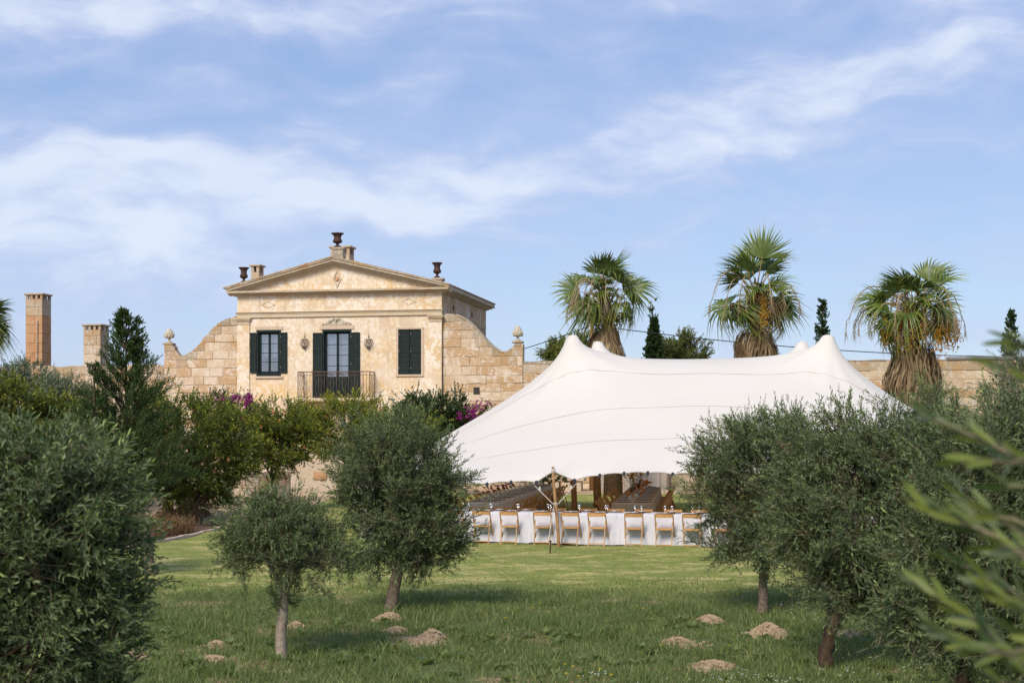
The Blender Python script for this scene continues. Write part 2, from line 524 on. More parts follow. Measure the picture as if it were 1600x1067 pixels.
pk = N.ramp(N.noise(N.scalevec(co, (1, 1, 0.6)), 1.1, 5, 0.6, 0.2), 0.56, 0.66)
c = N.mix(N.m('MULTIPLY', pk, 0.55), c, (0.56, 0.41, 0.29))
c = N.mix(N.m('MULTIPLY', N.ramp(vst, 0.56, 0.72), 0.5), c, (0.44, 0.35, 0.26))
c = N.mix(N.m('MULTIPLY', N.ramp(fin, 0.64, 0.72), 0.6), c, (0.40, 0.27, 0.16))
finish(N, c, 0.95, 0.1, N.m('ADD', fin, med), 0.35, 0.02)
M['plaster'] = m

# tent cloth
m, N = new_mat('stretch_tent_cloth')
co = N.n('ShaderNodeTexCoord').outputs['Object']
n1 = N.noise(co, 0.5, 4, 0.6)
n2 = N.noise(co, 2.5, 5, 0.6)
c = N.mix(N.ramp(n1, 0.3, 0.7), (0.865, 0.825, 0.76), (0.845, 0.80, 0.735))
c = N.mix(N.m('MULTIPLY', N.ramp(n2, 0.6, 0.8), 0.25), c, (0.70, 0.65, 0.61))
finish(N, c, 0.75, 0.15, n2, 0.15, 0.05, trans=(0.9, 0.72, 0.56), tfac=0.26)
M['tent'] = m
M['seam'] = mat_plain('tent_seam', (0.60, 0.54, 0.47), (0.80, 0.765, 0.70), 1.1, 0.8, 0.1)
M['lining'] = mat_plain('tent_hem', (0.66, 0.62, 0.58), None, 3, 0.8, 0.1)

# ground: mown lawn beyond, rough grass and bare soil near, by where it lies
m, N = new_mat('lawn_ground')
geo = N.n('ShaderNodeNewGeometry').outputs['Position']
sp = N.n('ShaderNodeSeparateXYZ', {0: geo})
n1 = N.noise(geo, 0.5, 5, 0.6)
n2 = N.noise(N.scalevec(geo, (0.9, 1.5, 1)), 0.8, 7, 0.7)
n3 = N.noise(N.scalevec(geo, (1, 1.6, 1)), 5.0, 6, 0.75)
n4 = N.noise(N.scalevec(geo, (1, .6, 1)), 17.0, 5, 0.75)
mown = N.mix(N.ramp(n3, 0.3, 0.7), (0.27, 0.285, 0.075), (0.155, 0.20, 0.048))
mown = N.mix(N.m('MULTIPLY', N.ramp(N.m('ADD', n2, N.m('MULTIPLY', N.m('SUBTRACT', n3, .5), .9)), 0.47, 0.64), 0.8), mown, (0.56, 0.46, 0.20))
rough = N.mix(N.ramp(n3, 0.35, 0.7), (0.13, 0.15, 0.055), (0.09, 0.11, 0.04))
rough = N.mix(N.ramp(N.m('ADD', n1, N.m('MULTIPLY', N.m('SUBTRACT', n3, .5), .35)), 0.55, 0.64), rough, (0.38, 0.26, 0.16))
edge = N.ramp(N.m('ADD', sp.outputs[1], N.m('MULTIPLY', N.m('SUBTRACT', n1, .5), 3)), 23.0, 25.0)
c = N.mix(edge, rough, mown)
c = N.mix(0.8, c, N.mix(N.ramp(n4, 0.3, 0.7), (0.62, 0.66, 0.6), (1.38, 1.36, 1.3)), 'MULTIPLY')
finish(N, c, 0.95, 0.1, N.m('ADD', n4, n3), 0.8, 0.03)
M['lawn'] = m
M['sand'] = mat_plain('sandy_path', (0.50, 0.37, 0.25), (0.42, 0.29, 0.19), 1.6, 0.95, 0.1, bstr=0.5, bdist=0.02)
M['soil'] = mat_plain('bed_soil', (0.17, 0.11, 0.075), (0.10, 0.065, 0.045), 3.0, 0.95, 0.1, bstr=0.8, bdist=0.05)
M['dry_ground'] = mat_plain('dry_earth', (0.24, 0.19, 0.11), (0.16, 0.15, 0.07), 0.3, 0.95, 0.1)
M['mound'] = mat_plain('loose_tan_soil', (0.62, 0.46, 0.30), (0.44, 0.31, 0.19), 14, 0.95, 0.1, bstr=1.0, bdist=0.03)

# ================================================================== GROUND
rng = np.random.default_rng(7)


def wob(x, y):
    return (0.020 * np.sin(x * 0.9 + 1.3) * np.sin(y * 0.7) + 0.015 * np.sin(x * 2.1 + y * 1.3) + 0.008 * np.sin(x * 4.7 - y * 3.9 + .5))


def gz_(x, y):
    """height of the lawn"""
    return float(0.05 + wob(np.float64(x), np.float64(y)))


def sheet(name, x0, x1, y0, y1, nx, ny, zfun, mat, kind='structure'):
    xs, ys = np.linspace(x0, x1, nx), np.linspace(y0, y1, ny)
    X, Y = np.meshgrid(xs, ys)
    Z = zfun(X, Y)
    V = np.stack([X, Y, Z], -1).reshape(-1, 3)
    i = np.arange(nx * ny).reshape(ny, nx)
    Fc = np.stack([i[:-1, :-1], i[:-1, 1:], i[1:, 1:], i[1:, :-1]], -1).reshape(-1, 4)
    return link(name, np_mesh(name, V, Fc, smooth=True), mat, kind=kind)


sheet('ground', -700, 700, -40, 1400, 8, 8, lambda x, y: 0 * x - 0.06, M['dry_ground'])
# lawn: left edge follows the planting bed, far edge the sandy path
edge_pts = [(-30, 2), (-14.0, 20), (-9.6, 30), (-8.75, 34), (-8.3, 37.5), (-8.1, 41), (-7.9, 46), (-7.5, 52), (-7.2, 62.5)]


def lawn_left(y):
    return np.interp(y, [p[1] for p in edge_pts], [p[0] for p in edge_pts])


ys = np.concatenate([np.arange(0, 14, 1.0), np.arange(14, 40, 0.25), np.arange(40, 62.6, 0.75)])
us = np.linspace(0, 1, 150)
Yg, Ug = np.meshgrid(ys, us, indexing='ij')
Xg = lawn_left(Yg) * (1 - Ug) + 34 * Ug
Zg = 0.05 + wob(Xg, Yg)
V = np.stack([Xg, Yg, Zg], -1).reshape(-1, 3)
i = np.arange(len(ys) * 150).reshape(len(ys), 150)
Fc = np.stack([i[:-1, :-1], i[:-1, 1:], i[1:, 1:], i[1:, :-1]], -1).reshape(-1, 4)
link('lawn', np_mesh('lawn', V, Fc, smooth=True), M['lawn'], kind='structure')
sheet('sandy_path', -45, 60, 44.0, 80, 60, 30, lambda x, y: -0.02 + 0.02 * np.sin(x * .7) * np.sin(y * .6) + np.clip((y - 62) * 0.02, 0, .3) * (x < 30), M['sand'])
# planting bed left of the lawn
ys = np.arange(18, 44.2, 0.5)
us = np.linspace(0, 1, 40)
Yg, Ug = np.meshgrid(ys, us, indexing='ij')
Xg = -32 * (1 - Ug) + (lawn_left(Yg) - 0.14) * Ug
Zg = 0.06 + 0.05 * np.sin(Xg * 1.9) * np.sin(Yg * 1.3)
V = np.stack([Xg, Yg, Zg], -1).reshape(-1, 3)
i = np.arange(len(ys) * 40).reshape(len(ys), 40)
Fc = np.stack([i[:-1, :-1], i[:-1, 1:], i[1:, 1:], i[1:, :-1]], -1).reshape(-1, 4)
link('bed_soil_ground', np_mesh('bed_soil_ground', V, Fc, smooth=True), M['soil'], kind='structure')
# stone edging laid along the bed, stone by stone
edging = empty('bed_edging', (-8.7, 34, 0), 0, 'low pale stone edging curving between the dry planting bed and the lawn', 'edging')
y = 26.0
while y < 44:
    y2 = y + 0.55
    a = Vector((lawn_left(y) - .07, y, 0)); b = Vector((lawn_left(y2) - .07, y2, 0))
    d = b - a
    Mx = Matrix.Translation(a - Vector((-8.7, 34, 0))) @ Matrix.Rotation(math.atan2(d.y, d.x), 4, 'Z')
    MB().cbox(0, -.05, -.02, d.length - .02, .05, .115 + rng.uniform(-.01, .01), .012, Mx).build('edging_stone', M['surround'], edging)
    y = y2

# ================================================================== HOUSE
YAW = rad(11)
WID = 10.45
R0 = Vector((-3.416, 69.0, 0))
U = Vector((math.cos(YAW), -math.sin(YAW), 0))
VV = Vector((math.sin(YAW), math.cos(YAW), 0))
O0 = R0 - U * WID


def FP(px, py, v=0.0):
    d = Vector(((px - CX) / F, 1.0, -(py - HZ) / F))
    t = (v + O0.dot(VV)) / d.dot(VV)
    p = d * t
    return ((p - O0).dot(U), p.z + CH)


def topix(p):
    return (CX + p.x / p.y * F, HZ - (p.z - CH) / p.y * F)


def L2W(u, v, z):
    return O0 + U * u + VV * v + Vector((0, 0, z))


house = empty('stone_house', O0, -YAW, 'cream and ochre two storey stone house with a classical pediment and dark green shutters', 'house')
LEN = 10.2
ZC = 9.52      # underside of cornice


def fu(px, py=550):
    return FP(px, py)[0]


def fz(px, py):
    return FP(px, py)[1]


win = [('window', fu(402.5), fu(437.5), fz(420, 586.0), fz(420, 517.5)),
       ('door', fu(505.3), fu(547.7), fz(526, 621.5), fz(526, 516.5)),
       ('shutwin', fu(622.4), fu(658.2), fz(640, 585.0), fz(640, 514.5))]


def wall_holes(u0, u1, z0, z1, holes, thick):
    b = MB()
    us = sorted({u0, u1, *[h[0] for h in holes], *[h[1] for h in holes]})
    zs = sorted({z0, z1, *[h[2] for h in holes], *[h[3] for h in holes]})
    for a, c in zip(us, us[1:]):
        for p, q in zip(zs, zs[1:]):
            um, zm = (a + c) / 2, (p + q) / 2
            if any(h[0] < um < h[1] and h[2] < zm < h[3] for h in holes):
                continue
            b.add([(a, 0, p), (c, 0, p), (c, 0, q), (a, 0, q)], [(0, 1, 2, 3)])
            b.add([(a, thick, p), (c, thick, p), (c, thick, q), (a, thick, q)], [(3, 2, 1, 0)])
    for (a, c, p, q) in holes:
        b.add([(a, 0, p), (a, thick, p), (a, thick, q), (a, 0, q)], [(0, 1, 2, 3)])
        b.add([(c, 0, p), (c, thick, p), (c, thick, q), (c, 0, q)], [(3, 2, 1, 0)])
        b.add([(a, 0, p), (c, 0, p), (c, thick, p), (a, thick, p)], [(0, 1, 2, 3)])
        b.add([(a, 0, q), (c, 0, q), (c, thick, q), (a, thick, q)], [(3, 2, 1, 0)])
    return b


holes = [w[1:] for w in win]
fw = wall_holes(0, WID, -0.1, ZC, holes, 0.4)
fw.build('front_wall', M['plaster'], house)
b = MB()
b.box(0.004, 0.4, -0.1, 0.4, LEN, ZC); b.box(0.4, LEN - .4, -0.1, WID - .4, LEN, ZC)
b.build('rear_wall', M['plaster'], house)
b = MB(); b.tint = (0.55, 0.15, 0); b.box(WID - 0.4, 0.402, -0.1, WID - .001, LEN, ZC)
side_wall = b.build('side_wall', M['mortar'], house)
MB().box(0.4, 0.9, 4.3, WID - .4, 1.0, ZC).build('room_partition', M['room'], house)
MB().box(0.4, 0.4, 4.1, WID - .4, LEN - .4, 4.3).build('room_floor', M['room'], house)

# ashlar stones on the upper side wall (frieze above, coursed below), each its own piece
def stone_mesh(poly, y_front, y_back, inset, r, age):
    """a block: outline poly [(u,z)...] (ccw from the front), arris worn by inset"""
    b = MB(); b.tint = (r, age, 0)
    n = len(poly)
    cu = sum(p[0] for p in poly) / n; cz = sum(p[1] for p in poly) / n
    inner = []
    for (pu, pz) in poly:
        du, dz = cu - pu, cz - pz
        inner.append((pu + (1 if du > 0 else -1) * min(inset, abs(du)), pz + (1 if dz > 0 else -1) * min(inset, abs(dz))))
    k = [(p[0], y_back, p[1]) for p in poly] + [(p[0], y_front + inset * .8, p[1]) for p in poly] + [(p[0], y_front, p[1]) for p in inner]
    fs = []
    for i in range(n):
        j = (i + 1) % n
        fs.append((i, j, j + n, i + n)); fs.append((i + n, j + n, j + 2 * n, i + 2 * n))
    fs.append(tuple(range(2 * n, 3 * n)))
    b.add(k, fs)
    return b


srng = random.Random(5)
# side wall: x=WID plane, runs along v. rotate a front-wall style block by 90 degrees
rotM = Matrix.Translation((WID, 0, 0)) @ Matrix.Rotation(rad(90), 4, 'Z')
stuff = MB()
z = 6.2
row = 0
while z < 8.40:
    h = 0.44
    v = 0.1 - (row % 2) * 0.4
    while v < LEN:
        w = srng.uniform(0.75, 1.05)
        a0, a1 = max(v, 0.02), min(v + w, LEN)
        if a1 - a0 > .1:
            bb = stone_mesh([(a0 + .008, z + .008), (a1 - .008, z + .008), (a1 - .008, z + h - .008), (a0 + .008, z + h - .008)],
                            -srng.uniform(.012, .03), .05, .012, srng.random(), 0.25)
            bb.v = [tuple(rotM @ Vector(p)) for p in bb.v]
            bb.build('brick', M['stone'], house)
        v += w
    z += h
    row += 1
b = MB(); b.tint = (.3, .2, 0)
b.box(WID, 0.0, 8.44, WID + .05, LEN, 8.50)
# side frieze face above the string course, with two diamond vents
for k in range(10):
    a0 = k * LEN / 10
    b.tint = (srng.random(), .05, 0)
    b.cbox(WID, a0 + .006, 8.51, WID + .03, a0 + LEN / 10 - .006, ZC - .004, .008)
b.build('side_frieze', M['stone'], house)
for vpos in (2.35, 6.6):
    dz, dv = .20, .17
    zc = 9.0
    bb = MB()
    q4 = [(vpos - dv, zc), (vpos, zc - dz), (vpos + dv, zc), (vpos, zc + dz)]
    bb.add([(WID + .036, a_, b_) for a_, b_ in q4] + [(WID - .02, a_, b_) for a_, b_ in q4],
           [(0, 1, 2, 3), (0, 4, 5, 1), (1, 5, 6, 2), (2, 6, 7, 3), (3, 7, 4, 0)])
    bb.build('diamond_vent', M['room'], house)  # dark plate on the frieze stands for the shade inside the vent

# pilasters
for (a, c) in ((0.0, fu(389.8)), (fu(672.5), WID)):
    b = MB(); b.tint = (.2, .0, 0)
    zcap = 8.12
    b.box(a - .03, -.07, -.05, c + .02, -.002, zcap)
    p = b.build('pilaster', M['plaster'], house)
    b = MB(); b.tint = (.2, .25, 0)
    b.cbox(a - .05, -.10, zcap, c + .04, .0, zcap + .06, .012)
    b.cbox(a - .03, -.08, zcap + .061, c + .02, .0, zcap + .17, .008)
    b.cbox(a - .09, -.15, zcap + .171, c + .08, .0, zcap + .25, .015)
    b.cbox(a - .13, -.19, zcap + .251, c + .12, .0, zcap + .33, .012)
    b.build('capital', M['trim_stone'], p)

# architrave bands
b = MB(); b.tint = (.2, .1, 0)
b.cbox(-.04, -.09, 8.455, WID + .04, -.002, 8.62, .008)
b.cbox(-.06, -.12, 8.622, WID + .06, -.002, 8.69, .008)
b.cbox(-.09, -.17, 8.692, WID + .09, -.002, 8.74, .01)
b.build('architrave', M['trim_stone'], house)
b = MB()
b.box(-.02, -.05, 8.742, WID + .02, -.002, ZC)
b.build('frieze', M['plaster'], house)


def diamond(cu, cz, ru, rz, y, w, name, mat):
    b = MB(); b.tint = (.6, .5, 0)
    o = [(cu - ru, cz), (cu, cz - rz), (cu + ru, cz), (cu, cz + rz)]
    i_ = [(cu - ru * (1 - w / ru), cz), (cu, cz - rz * (1 - w / ru)), (cu + ru * (1 - w / ru), cz), (cu, cz + rz * (1 - w / ru))]
    vs = [(p[0], y, p[1]) for p in o + i_] + [(p[0], y + .03, p[1]) for p in o + i_]
    fs = []
    for k in range(4):
        j = (k + 1) % 4
        fs += [(k, j, j + 4, k + 4), (k, k + 8, j + 8, j), (k + 4, j + 4, j + 12, k + 12)]
    b.add(vs, fs)
    return b.build(name, mat, house)


for (px, py) in ((418.8, 476.3), (639, 471.0)):
    uu, zz = FP(px, py, -.05)
    diamond(uu, zz, .36, .165, -.075, .035, 'diamond_relief', M['surround'])
uu, zz = FP(526.8, 436, 0)
diamond(uu, zz, .21, .47, -.045, .05, 'diamond_relief', M['surround'])
b = MB()
b.lathe([(.01, 0), (.09, 0), (.10, .02), (.05, .035), (.035, .02), (.001, .02)], n=14)
b.v = [(uu + x, -.03 - z_, zz + y_) for (x, y_, z_) in b.v]
b.build('medallion', M['orange_stone'], house)

# cornice all round
b = MB()
for k, (za, zb, pr, tt) in enumerate(((ZC, 9.585, .16, .3), (9.587, 9.65, .30, .35), (9.652, 9.76, .44, .45))):
    b.tint = (.25, tt, 0)
    b.cbox(-pr, -pr, za, WID + pr, LEN + pr, zb, .012)
b.build('cornice', M['trim_stone'], house)
# pediment
APU, APZ = fu(524, 420), 11.02
EL_, ER_, EZ = 0.05, WID - .05, 9.76
b = MB()
b.prism([(EL_, EZ), (ER_, EZ), (APU, APZ)], 0.0, 0.3)
b.build('tympanum', M['plaster'], house)
slope_l = (APZ - EZ) / (APU - EL_)


def rake(proj, off0, off1, tint, name, mat, y1, y0=None, ext=.47):
    """chevron band between offsets above the tympanum slope line"""
    b = MB(); b.tint = tint
    def zl(u, off):
        return EZ + (u - EL_) * (APZ - EZ) / (APU - EL_) + off
    def zr(u, off):
        return EZ + (ER_ - u) * (APZ - EZ) / (ER_ - APU) + off
    ul, ur = -ext, WID + ext
    poly_l = [(ul, zl(ul, off0)), (APU, APZ + off0), (APU, APZ + off1), (ul, zl(ul, off1))]
    poly_r = [(APU, APZ + off0), (ur, zr(ur, off0)), (ur, zr(ur, off1)), (APU, APZ + off1)]
    y0 = -proj if y0 is None else y0
    b.prism(poly_l, y0, y1); b.prism(poly_r, y0, y1)
    return b.build(name, mat, house)


rake(.14, -.06, .03, (.2, .1, 0), 'raking_cornice', M['trim_stone'], .3)
rake(.30, .032, .12, (.2, .25, 0), 'raking_cornice', M['trim_stone'], .3)
rake(.43, .122, .22, (.3, .6, 0), 'raking_cornice', M['trim_stone'], .3)
rake(.47, .222, .29, (.5, .9, 0), 'raking_cornice', M['stone'], .30)
rake(.0, .222, .285, (.5, .9, 0), 'roof', M['terracotta'], LEN + .35, y0=.302, ext=.50)
rake(.0, .05, .2215, (.3, .3, 0), 'roof_bed', M['trim_stone'], LEN + .3, y0=.302, ext=.46)
# barrel tiles over the roof, and their ends along the eaves
tiles = MB()
for side in (-1, 1):
    ue = APU + side * (WID / 2 + .5)
    z_eave = APZ + .25 + .06 - (WID / 2 + .5) * (APZ - EZ) / (APU - EL_)
    v = -.30
    while v < LEN + .3:
        cnt = 12
        vs, fs = [], []
        for (t, rr) in ((0, .085), (1, .075)):
            cu = ue * (1 - t) + APU * t; cz = z_eave * (1 - t) + (APZ + .30) * t
            for k in range(5):
                a = math.pi * k / 4
                vs.append((cu, v + math.cos(a) * rr, cz + math.sin(a) * rr))
        for k in range(4):
            fs.append((k, k + 1, k + 6, k + 5))
        fs.append((0, 1, 2, 3, 4))
        tiles.add(vs, fs, False)
        v += .19
tiles.build('roof_tiles', M['terracotta'], house, kind='stuff')
# flat stone slabs bedded on the front rake, uneven, lichened
for side in (-1, 1):
    n = 13
    for k in range(n):
        t0, t1 = k / n, (k + 1) / n
        ue = APU + side * (WID / 2 + .46)
        ua, ub = APU * (1 - t0) + ue * t0, APU * (1 - t1) + ue * t1
        sl = (APZ - EZ) / (APU - EL_)
        za, zb = APZ - abs(ua - APU) * sl + .295, APZ - abs(ub - APU) * sl + .295
        b = MB(); b.tint = (srng.random(), .75, 0)
        h = srng.uniform(.05, .085)
        poly = [(ua, za), (ub, zb), (ub - side * .01, zb + h), (ua + side * .01, za + h)]
        if side > 0:
            poly = [poly[0], poly[1], poly[2], poly[3]]
        else:
            poly = [poly[1], poly[0], poly[3], poly[2]]
        b.prism(poly, -.49 + srng.uniform(-.02, .02), -.02)
        b.build('coping_slab', M['stone'], house)


# windows -----------------------------------------------------------
def casement(u0, u1, z0, z1, rows, yb, parent, panel_to=None):
    """two sashes of panes inside the opening; panes are sub-parts"""
    w = (u1 - u0)
    fr = MB()
    t = .07
    fr.cbox(u0, yb - .06, z0, u0 + t, yb + .05, z1, .008)
    fr.cbox(u1 - t, yb - .06, z0, u1, yb + .05, z1, .008)
    fr.cbox(u0 + t, yb - .06, z1 - t, u1 - t, yb + .05, z1, .008)
    fr.cbox(u0 + t, yb - .06, z0, u1 - t, yb + .05, z0 + t, .008)
    win_o = fr.build('window', M['green_paint'], parent)
    mid = (u0 + u1) / 2
    for (a, c) in ((u0 + t + .004, mid - .004), (mid + .004, u1 - t - .004)):
        s = MB()
        st = .055
        za, zb = z0 + t + .004, z1 - t - .004
        s.cbox(a, yb - .035, za, a + st, yb + .01, zb, .006)
        s.cbox(c - st, yb - .035, za, c, yb + .01, zb, .006)
        s.cbox(a + st, yb - .035, zb - st, c - st, yb + .01, zb, .006)
        zp = panel_to if panel_to else za + .09
        s.cbox(a + st, yb - .03, za, c - st, yb + .01, zp, .01)
        if panel_to:
            s.cbox(a + st + .05, yb - .045, za + .15, c - st - .05, yb - .031, zp - .12, .01)
        hh = (zb - st - zp) / rows
        for r in range(1, rows):
            s.box(a + st, yb - .03, zp + r * hh - .014, c - st, yb + .005, zp + r * hh + .014)
        s.build('sash', M['green_paint'], win_o)
        for r in range(rows):
            zz0 = zp + r * hh + (.014 if r else 0); zz1 = zp + (r + 1) * hh - (.014 if r < rows - 1 else 0)
            MB().box(a + st, yb - .014, zz0, c - st, yb - .008, zz1).build('pane', M['glass'], win_o)
    return win_o


def curtain(u0, u1, z0, z1, y, parent):
    n = 24
    vs, fs = [], []
    for k in range(n + 1):
        u = u0 + (u1 - u0) * k / n
        yy = y + .02 * math.sin(k * 1.7)
        vs += [(u, yy, z0), (u, yy, z1)]
        if k:
            fs.append((2 * k - 2, 2 * k, 2 * k + 1, 2 * k - 1))
    MB().add(vs, fs, True).build('curtain', M['curtain'], parent)


def shutter(u0, u1, z0, z1, y, mids=(), parent=None, tilt=0.0):
    b = MB()
    st = .06
    b.cbox(u0, y - .045, z0, u0 + st, y, z1, .006)
    b.cbox(u1 - st, y - .045, z0, u1, y, z1, .006)
    rails = [(z0, z0 + .09)] + [(m_ - .045, m_ + .045) for m_ in mids] + [(z1 - .08, z1)]
    for a, c in rails:
        b.cbox(u0 + st, y - .045, a, u1 - st, y, c, .006)
    b.box(u0 + st, y - .008, z0 + .05, u1 - st, y - .004, z1 - .05)
    s = b.build('shutter', M['green_paint'], parent)
    l = MB()
    for (a, c) in zip([r[1] for r in rails], [r[0] for r in rails[1:]]):
        n = max(1, int((c - a) / .062))
        for k in range(n):
            zc = a + (c - a) * (k + .5) / n
            l.add([(u0 + st, y - .042, zc - .026), (u1 - st, y - .042, zc - .026), (u1 - st, y - .036, zc - .030), (u0 + st, y - .036, zc - .030),
                   (u0 + st, y - .014, zc + .024), (u1 - st, y - .014, zc + .024), (u1 - st, y - .008, zc + .020), (u0 + st, y - .008, zc + .020)],
                  [(0, 1, 5, 4), (3, 7, 6, 2), (0, 3, 2, 1), (4, 5, 6, 7), (0, 4, 7, 3), (1, 2, 6, 5)])
    l.build('louvres', M['green_paint'], s, kind='stuff')
    for zz in (z0 + .25, (z0 + z1) / 2, z1 - .25):
        MB().box(u0 + .005, y - .06, zz, u0 + .035, y - .046, zz + .09).build('hinge', M['grey_cap'], s)
    return s


_, u0, u1, z0, z1 = win[0]
w_ = casement(u0 + .03, u1 - .03, z0 + .03, z1 - .03, 4, .14, house)
curtain(u0, u1, z0 + .9, z1, .30, w_)
fr = MB()
fr.cbox(u0 - .05, -.05, z1 - .05, u1 + .05, .10, z1 + .05, .01); fr.cbox(u0 - .05, -.06, z0 - .05, u1 + .05, .10, z0 + .06, .01)
fr.cbox(u0 - .03, -.03, z0 + .061, u0 + .05, .08, z1 - .051, .008); fr.cbox(u1 - .05, -.03, z0 + .061, u1 + .03, .08, z1 - .051, .008)
fr.build('window_casing', M['green_paint'], house)
shutter(fu(391.5), u0 - .035, fz(397, 583.0), fz(397, 520), -.03, (), house)
shutter(u1 + .035, fu(449.2), fz(442, 583.0), fz(442, 519.5), -.03, (), house)
# stone surround, sill
MB().cbox(fu(399.5), -.035, z1 + .055, fu(442.5), -.002, z1 + .24, .01).build('window_lintel', M['surround'], house)
MB().cbox(fu(399.5), -.09, z0 - .17, fu(442.5), -.002, z0 - .055, .015).build('window_sill', M['surround'], house)

_, u0, u1, z0, z1 = win[1]
w_ = casement(u0 + .03, u1 - .03, z0, z1 - .03, 4, .16, house, panel_to=z0 + 1.05)
curtain(u0, (u0 + u1) / 2 - .10, z0 + .1, z1, .34, w_)
curtain((u0 + u1) / 2 + .05, u1, z0 + .1, z1, .42, w_)
fr = MB()
fr.cbox(u0 - .05, -.05, z1 - .05, u1 + .05, .10, z1 + .05, .01)
fr.cbox(u0 - .03, -.03, z0, u0 + .05, .08, z1 - .051, .008); fr.cbox(u1 - .05, -.03, z0, u1 + .03, .08, z1 - .051, .008)
fr.build('door_casing', M['green_paint'], house)
for (a, c) in ((fu(489.3), u0 - .035), (u1 + .035, fu(562.7))):
    shutter(a, c, z0 + .02, fz(500, 520), -.03, (fz(500, 550.5), fz(500, 588)), house)
MB().cbox(fu(499.7), -.04, z1 + .055, fu(553.5), -.002, z1 + .27, .01).build('door_lintel', M['surround'], house)
MB().cbox(fu(487.0), -.05, z0, fu(488.9), -.002, z0 + 1.35, .008).build('door_jamb', M['surround'], house)
MB().cbox(fu(563.3), -.05, z0, fu(567.5), -.002, z0 + 1.35, .008).build('door_jamb', M['surround'], house)

_, u0, u1, z0, z1 = win[2]
mid = (u0 + u1) / 2
shutter(u0 + .02, mid - .03, z0 + .02, z1 - .02, .05, ((z0 + z1) / 2,), house)
shutter(mid + .03, u1 - .02, z0 + .02, z1 - .02, .05, ((z0 + z1) / 2,), house)
MB().box(u0, .055, z0, u1, .10, z1).build('window_board', M['green_paint'], house)
s0, s1 = fu(619), fu(662.5)
MB().cbox(s0, -.04, z0 - .01, u0, -.002, z1, .008).build('window_jamb', M['surround'], house)
MB().cbox(u1, -.04, z0 - .01, s1, -.002, z1, .008).build('window_jamb', M['surround'], house)
MB().cbox(s0, -.04, z1 + .001, s1, -.002, z1 + .10, .008).build('window_lintel', M['surround'], house)
MB().cbox(s0, -.07, z0 - .10, s1, -.002, z0 - .011, .01).build('window_sill', M['surround'], house)

# carved cresting above the door
orn = MB()
cu, zb = (fu(502.7) + fu(550)) / 2, win[1][4] + .29
hw = (fu(550) - fu(502.7)) / 2
orn.prism([(cu - hw, zb), (cu + hw, zb), (cu + hw * .45, zb + .20), (cu + .12, zb + .34), (cu - .12, zb + .34), (cu - hw * .45, zb + .20)], -.03, -.003)
for k in range(26):
    t = srng.uniform(-1, 1)
    hh = .34 * (1 - abs(t)) ** .8
    cz = zb + srng.uniform(.1, .95) * hh + .02
    a = srng.uniform(0, 3.14)
    p0 = Vector((cu + t * hw * .93 - .07 * math.cos(a), -.05, cz - .045 * math.sin(a)))
    p2 = Vector((cu + t * hw * .93 + .07 * math.cos(a), -.05, cz + .045 * math.sin(a)))
    orn.tube([p0, (p0 + p2) / 2 + Vector((0, -.02, .03)), p2], [.012, .028, .01], 5)
orn.sphere((cu, -.06, zb + .26), .08, 8, 6, 1.3)
orn.build('carved_cresting', M['finial'], house)

# balcony
bu0, bu1 = FP(465.8, 600, -.85)[0], FP(577.5, 600, -.85)[0]
bz = win[1][3] - .03
bal = MB().cbox(bu0 - .06, -.95, bz - .16, bu1 + .06, -.004, bz, .03).build('balcony', M['trim_stone'], house)
b = MB(); b.tint = (.3, .3, 0)
for cu in (bu0 + .3, bu1 - .3, (bu0 + bu1) / 2):
    b.prism([(cu - .09, bz - .5), (cu + .09, bz - .5), (cu + .09, bz - .162), (cu - .09, bz - .162)], -.35, -.004)
b.build('corbel', M['trim_stone'], bal)
rz = FP(520, 580.8, -.85)[1]
b = MB()
pth = [(bu0, -.01), (bu0, -.88), (bu1, -.88), (bu1, -.01)]
for zz, r in ((rz, .022), (bz + .08, .014), (rz - .16, .012)):
    for p, q in zip(pth, pth[1:]):
        b.tube([(p[0], p[1], zz), (q[0], q[1], zz)], r, 6)
for p in pth:
    b.tube([(p[0], p[1], bz), (p[0], p[1], rz)], .02, 6)
b.build('handrail', M['railing'], bal)
runs = [((bu0, -.88), (bu1, -.88), 24), ((bu0, -.04), (bu0, -.86), 6), ((bu1, -.04), (bu1, -.86), 6)]
for (p, q, n) in runs:
    d = Vector((q[0] - p[0], q[1] - p[1], 0))
    for k in range(1, n):
        c = Vector((p[0], p[1], 0)) + d * k / n
        b = MB()
        if k % 2:
            b.tube([(c.x, c.y, bz + .08), (c.x, c.y, rz - .16)], .011, 5)
            for s in (-1, 1):
                dd = d.normalized() * .035 * s
                b.tube([(c.x, c.y, rz - .15), (c.x + dd.x, c.y + dd.y, rz - .09), (c.x, c.y, rz - .02)], .008, 4)
        else:
            dn = d.normalized()
            pts = []
            for j in range(13):
                w2 = math.sin(j / 12 * math.pi * 4) * .04
                pts.append((c.x + dn.x * w2, c.y + dn.y * w2, bz + .08 + (rz - .24 - bz) * j / 12))
            b.tube(pts, .010, 4)
        b.build('baluster', M['railing'], bal)

